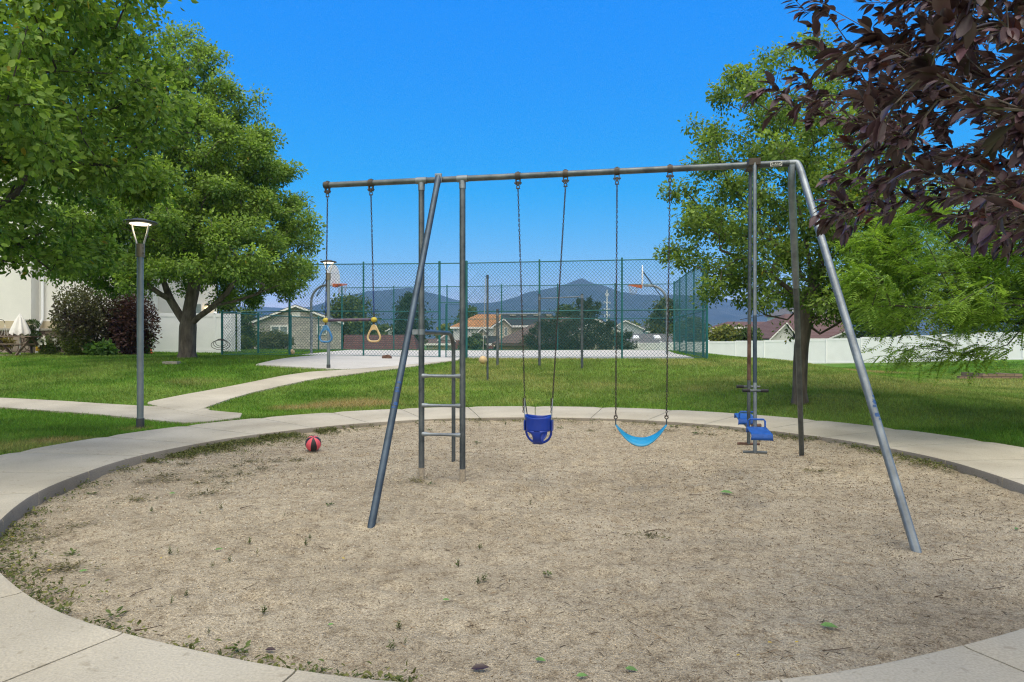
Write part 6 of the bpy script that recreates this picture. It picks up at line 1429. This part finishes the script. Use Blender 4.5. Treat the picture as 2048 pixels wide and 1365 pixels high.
# ------------------------------------------------------------------ weeds and litter in the sand
def ground_pt(px, py):
    Y = CAMZ * FPX / (py - HY); 
    for _ in range(3): Y = (CAMZ - sz(WX(px, Y), Y)) * FPX / (py - HY)
    x = WX(px, Y); return np.array((x, Y, sz(x, Y) + .004))
def sprig_mesh(r, h, n, spread, ls):
    P, A, Nn = [], [], []
    for k in range(n):
        f = (k + .5) / n; a = k * 2.4; b = np.array((math.cos(a) * .004, math.sin(a) * .004, h * f)); P.append(b); A.append((math.cos(a), math.sin(a), .5 + .3 * f)); Nn.append((0, 0, 1.))
    return P, A, Nn
wr_ = np.random.default_rng(91)
weed_protos = []
def weed_proto(kind):
    r = wr_; P, A, L_ = [], [], []
    if kind == 0:                      # upright sprout
        ns = r.integers(1, 4)
        for s in range(ns):
            o = r.normal(0, .012, 2); h = r.uniform(.05, .10); n = 9
            for k in range(n): f = (k + 1) / n; a = k * 2.4 + s; P.append((o[0], o[1], h * f)); A.append((math.cos(a), math.sin(a), .6)); L_.append(r.uniform(.02, .035) * (1.1 - .4 * f))
    elif kind == 1:                    # low rosette
        for k in range(16): a = r.uniform(0, 6.28); q = r.uniform(0, .05); P.append((q * math.cos(a), q * math.sin(a), r.uniform(.003, .025))); A.append((math.cos(a), math.sin(a), r.uniform(.1, .6))); L_.append(r.uniform(.025, .05))
    else:                              # flat sprawling mat
        for k in range(60): a = r.uniform(0, 6.28); q = abs(r.normal(0, .07)); P.append((q * math.cos(a) * 1.6, q * math.sin(a), r.uniform(.002, .014))); A.append((math.cos(a + r.normal(0, .8)), math.sin(a + r.normal(0, .8)), .2)); L_.append(r.uniform(.012, .026))
    P, A, L_ = np.array(P), np.array(A, float), np.array(L_); n = len(P)
    c1, c2 = ((.05, .085, .022), (.12, .16, .045)) if kind < 2 else ((.085, .08, .035), (.15, .14, .055))
    o = leaf_mesh('weed', P, A, rnd_dirs(r, n) * .4 + np.array((0, 0, 1.)), L_, L_ * .45, leaf_cols(r, n, c1, c2, .3), M['weed'], None)
    bm = bmesh.new(); bm.from_mesh(o.data); bm.verts.ensure_lookup_table(); cl_ = bm.verts.layers.float_color['Col']
    vs_ = list(bm.verts); root = bm.verts.new((0, 0, -.005)); root[cl_] = (.08, .07, .03, 1)
    for k in range(n):                 # a thin stem from the root to every leaf
        v = vs_[k * 6]; e = bm.verts.new(v.co + Vector((.0018, .0012, 0))); e[cl_] = (.08, .08, .03, 1); bm.faces.new((root, v, e))
    bm.to_mesh(o.data); bm.free(); return o
WL = ['small upright green weed sprouting from the sand', 'low leafy green weed rosette in the sand', 'flat brown green weed mat sprawling on the sand']
WG = ['upright weeds in the sand', 'leafy weeds in the sand', 'weed mats in the sand']
weeds_at = {0: [(338, 1110), (355, 1108), (426, 1135), (918, 1135), (800, 1260), (808, 1290), (785, 1300), (418, 1270), (500, 1090), (512, 1110), (60, 1110), (72, 1118), (375, 1195), (340, 1210), (527, 1230), (276, 1005), (315, 1000), (215, 1018), (305, 1025), (400, 1030), (440, 1020), (570, 1035), (960, 1100), (955, 1170), (970, 1165), (1060, 1010), (620, 1080), (610, 1090), (460, 1125), (1290, 870), (1230, 865), (1150, 866), (1440, 858), (1465, 862), (1500, 860), (1600, 868), (1622, 872), (700, 860), (960, 853), (1010, 850)],
            1: [(862, 970), (145, 1113), (1732, 893), (1395, 870), (1350, 855), (1480, 861), (1120, 858), (860, 862), (955, 888), (1095, 1152), (660, 1012), (185, 990), (640, 1350), (480, 1305), (230, 1235), (1560, 866), (1690, 890), (1780, 900)],
            2: [(330, 955), (355, 962), (420, 945), (440, 955), (400, 968), (470, 935), (500, 925), (520, 940), (410, 990), (300, 965), (270, 1003), (550, 925), (590, 922), (455, 970), (150, 1055), (120, 1140), (140, 1138), (1250, 868), (1180, 864), (1330, 862), (1420, 870), (1640, 945), (830, 965), (80, 1080), (1300, 1075), (1520, 885), (1850, 930), (1900, 945), (370, 930), (480, 950)]}
for kind, lst in weeds_at.items():
    protos = [weed_proto(kind) for _ in range(4)]
    for i, (px_, py_) in enumerate(lst):
        p = ground_pt(px_, py_)
        if math.hypot(p[0] - RC[0], p[1] - RC[1]) > R_IN - .03: p[:2] = np.array(RC) + (p[:2] - np.array(RC)) * (R_IN - .06) / math.hypot(p[0] - RC[0], p[1] - RC[1])
        o = protos[i % 4] if i < 4 else protos[i % 4].copy()
        if i >= 4: C.objects.link(o)
        o.location = p; o.rotation_euler = (0, 0, wr_.uniform(0, 6.28)); s = wr_.uniform(.7, 1.25) * (1.15 if p[1] > 6 else 1) * (.52 if kind == 0 else .8 if kind == 1 else 1.25); o.scale = (s, s, s)
        tag(o, WL[kind], 'weed', WG[kind])
# creeping weeds along the inside of the kerb: one mass
P, A, L_, Cc = [], [], [], []
for (a0, a1, dens, wd_, gr) in ((128, 175, 2100, .13, .5), (138, 168, 900, .30, .0), (175, 235, 1100, .13, .4), (235, 262, 520, .07, .8), (40, 128, 600, .14, .2), (-5, 40, 620, .12, .4)):
    n = int(dens * (3 if a0 < 170 else 1.8))
    a = np.radians(wr_.uniform(a0, a1, n)); keep = fbm(np.degrees(a) * .35, np.full(n, 3.3 + gr)) > (.46 if a0 != 128 else .39); a = a[keep]; n = len(a)
    rr_ = R_IN - .015 - np.abs(wr_.normal(0, wd_, n)); x = RC[0] + rr_ * np.cos(a); y = RC[1] + rr_ * np.sin(a); z = sand_z(x, y) + wr_.uniform(0, .035, n) * (1 + gr * .6)
    P.append(np.c_[x, y, z]); A.append(np.c_[rnd_dirs(wr_, n)[:, :2], wr_.uniform(0, .8, n)]); L_.append(wr_.uniform(.012, .032, n) * (1 + .25 * gr)); Cc.append(leaf_cols(wr_, n, (.055, .085, .02), (.17, .17, .05), .35))
P, A, L_, Cc = map(np.concatenate, (P, A, L_, Cc))
o = leaf_mesh('ground_cover', P, A, rnd_dirs(wr_, len(P)) * .5 + np.array((0, 0, 1.)), L_, L_ * .5, Cc, M['weed'], None); tag(o, 'creeping weeds growing along the inside of the concrete kerb', 'ground cover', kind='stuff')
# loose grains, chips and short dry stems on the sand: one mass
n = 26000; q = np.sqrt(wr_.random(n)); a = wr_.uniform(0, 6.283, n); rr_ = 4.40 * q; x = RC[0] + rr_ * np.cos(a); y = RC[1] + rr_ * np.sin(a); z = sand_z(x, y) + .004
s = wr_.uniform(.0018, .0042, n) * np.clip(y / 4.5, .75, 1.5); tetra = np.array([(1, 1, 1), (1, -1, -1), (-1, 1, -1), (-1, -1, 1)], float)
V = np.c_[x, y, z][:, None] + (tetra[None] * s[:, None, None]) @ np.stack([np.stack([np.cos(a), -np.sin(a), 0 * a], -1), np.stack([np.sin(a), np.cos(a), 0 * a], -1), np.stack([0 * a, 0 * a, 1 + 0 * a], -1)], 1)
F = (np.array([[0, 1, 2], [0, 3, 1], [0, 2, 3], [1, 3, 2]])[None] + (np.arange(n) * 4)[:, None, None]).reshape(-1, 3)
cc = np.where(wr_.random((n, 1)) < .7, np.array((.50, .42, .30)), np.array((.27, .21, .145))) * wr_.uniform(.6, 1.3, (n, 1)); cc[wr_.random(n) < .06] = (.62, .58, .50)
mg = mat('gravel grain', (.4, .3, .2), .9, attr=True, spec=.2)
tag(np_mesh('gravel', V.reshape(-1, 3), F, mg, col=np.repeat(cc, 4, 0)), 'loose coarse grains scattered over the sand', 'gravel', kind='stuff')
n = 5200; q = np.sqrt(wr_.random(n)); a = wr_.uniform(0, 6.283, n); x = RC[0] + 4.35 * q * np.cos(a); y = RC[1] + 4.35 * q * np.sin(a)
w_ = np.clip((x - .3 * (y - 4)) * .35 + .45, .08, 1); k = wr_.random(n) < w_; x, y = x[k], y[k]; n = len(x); th = wr_.uniform(0, 3.14, n); ln = wr_.uniform(.015, .06, n); wd_ = wr_.uniform(.0010, .0024, n); z = sand_z(x, y) + .006
dx, dy = np.cos(th), np.sin(th); V = np.empty((n, 4, 3)); 
V[:, 0] = np.c_[x - dx * ln / 2 - dy * wd_, y - dy * ln / 2 + dx * wd_, z]; V[:, 1] = np.c_[x - dx * ln / 2 + dy * wd_, y - dy * ln / 2 - dx * wd_, z]; V[:, 2] = np.c_[x + dx * ln / 2, y + dy * ln / 2, z + .004]; V[:, 3] = np.c_[x, y, z + .006]
F = (np.array([[0, 1, 3], [1, 2, 3], [2, 0, 3]])[None] + (np.arange(n) * 4)[:, None, None]).reshape(-1, 3)
cc = np.where(wr_.random((n, 1)) < .55, np.array((.06, .045, .032)), np.array((.26, .19, .12))) * wr_.uniform(.6, 1.3, (n, 1))
tag(np_mesh('litter', V.reshape(-1, 3), F, mg, col=np.repeat(cc, 4, 0)), 'fine dry plant litter scattered on the sand', 'litter', kind='stuff')
# single twigs
tw_ = [(1040, 1235, 1060, 1240, .0035, 'p'), (1290, 1260, 1350, 1300, .004, 'p'), (1245, 1235, 1290, 1260, .003, 'd'), (1880, 1197, 1905, 1200, .004, 'd'), (1870, 1195, 2010, 1172, .006, 'd'), (1640, 1168, 1690, 1182, .004, 'p'), (1520, 1310, 1555, 1298, .004, 'p'), (1540, 1275, 1560, 1290, .004, 'p'), (1645, 1303, 1705, 1296, .005, 'd'), (1875, 1300, 1882, 1278, .004, 'p'), (1290, 1066, 1330, 1060, .006, 'd'), (260, 1195, 305, 1178, .005, 'd'), (480, 1018, 505, 1012, .006, 'd'), (485, 1180, 520, 1165, .004, 'd'), (870, 1028, 895, 1030, .005, 'd'), (640, 1095, 660, 1100, .004, 'd'), (1380, 992, 1420, 988, .005, 'd'), (900, 905, 960, 908, .004, 'd'), (1905, 1122, 1945, 1120, .005, 'd'), (1960, 1030, 1975, 1018, .006, 'd'), (1080, 1120, 1100, 1112, .003, 'd'), (270, 1262, 325, 1252, .007, 'd')]
for i, (xa, ya, xb, yb, rr_, c) in enumerate(tw_):
    a, b = ground_pt(xa, ya), ground_pt(xb, yb); m_ = (a + b) / 2 + np.array((wr_.normal(0, .02), wr_.normal(0, .03), .004)); loc = Vector(m_)
    t_ = np.linspace(0, 1, 7); pts = [Vector(a * (1 - s) ** 2 + 2 * m_ * s * (1 - s) + b * s * s) for s in t_]
    tag(MB().tube(pts, [rr_ * .5 * (1.1 - .6 * s) for s in t_], 5).build('twig', M['debris_pale'] if c == 'p' else M['debris'], smooth=True), 'pale curved dry stem lying on the sand' if c == 'p' else 'dark dry twig lying on the sand', 'twig', 'pale stems on the sand' if c == 'p' else 'dark twigs on the sand')
# fallen leaves: three kinds
lv = [(1070, 1324, 'g', .05), (1152, 1358, 'g', .05), (1250, 1342, 'g', .055), (1440, 987, 'g', .12), (942, 1344, 'p', .08), (655, 1255, 'g', .03), (430, 1104, 'g', .05), (338, 990, 'g', .06), (885, 1204, 'g', .04), (1640, 1255, 'g', .08), (1473, 1317, 'y', .02), (93, 1145, 'y', .03), (683, 1122, 'y', .03), (20, 1078, 'y', .04), (1590, 1290, 'y', .02), (2030, 1062, 'g', .05), (1535, 1290, 'y', .02), (157, 1148, 'g', .05), (530, 1305, 'p', .05), (320, 1122, 'y', .02)]
lm_ = {'g': mat('fallen green leaf', (.10, .22, .05), .6, 0, .3, 30), 'p': M['leaf_purple'], 'y': mat('fallen yellow leaf', (.45, .33, .04), .6, 0, .3, 30)}
lb = {'g': ('bright green fallen leaf on the sand', 'green fallen leaves on the sand'), 'p': ('dark purple fallen leaf on the sand', 'purple fallen leaves on the sand'), 'y': ('small yellow fallen leaf on the sand', 'yellow fallen leaves on the sand')}
for (px_, py_, k, L_) in lv:
    p = ground_pt(px_, py_) + np.array((0, 0, .008)); a = wr_.uniform(-.6, .6)
    o = leaf_mesh('fallen_leaf', p[None], np.array([(math.cos(a), math.sin(a), .1)]), np.array([(0, -.3, 1.)]), np.array([L_]), np.array([L_ * .5]), np.array([(.03, .012, .016)]), lm_[k], None, fold=.3, curl=.1); tag(o, lb[k][0], 'leaf', lb[k][1])
# ------------------------------------------------------------------ air: far things fade to blue
hz = MB().box((-5200, -400, -8.5), (5200, 4200, 300)).build('haze', None); hz.data.materials.clear()
hm = bpy.data.materials.new('haze'); hm.use_nodes = True; hm.node_tree.nodes.clear()
pv = hm.node_tree.nodes.new('ShaderNodeVolumePrincipled'); ho = hm.node_tree.nodes.new('ShaderNodeOutputMaterial')
pv.inputs['Density'].default_value = 0.00021; pv.inputs['Color'].default_value = (0.30, 0.56, 1.0, 1)
hm.node_tree.links.new(pv.outputs[0], ho.inputs['Volume']); hz.data.materials.append(hm)
tag(hz, kind='stuff')
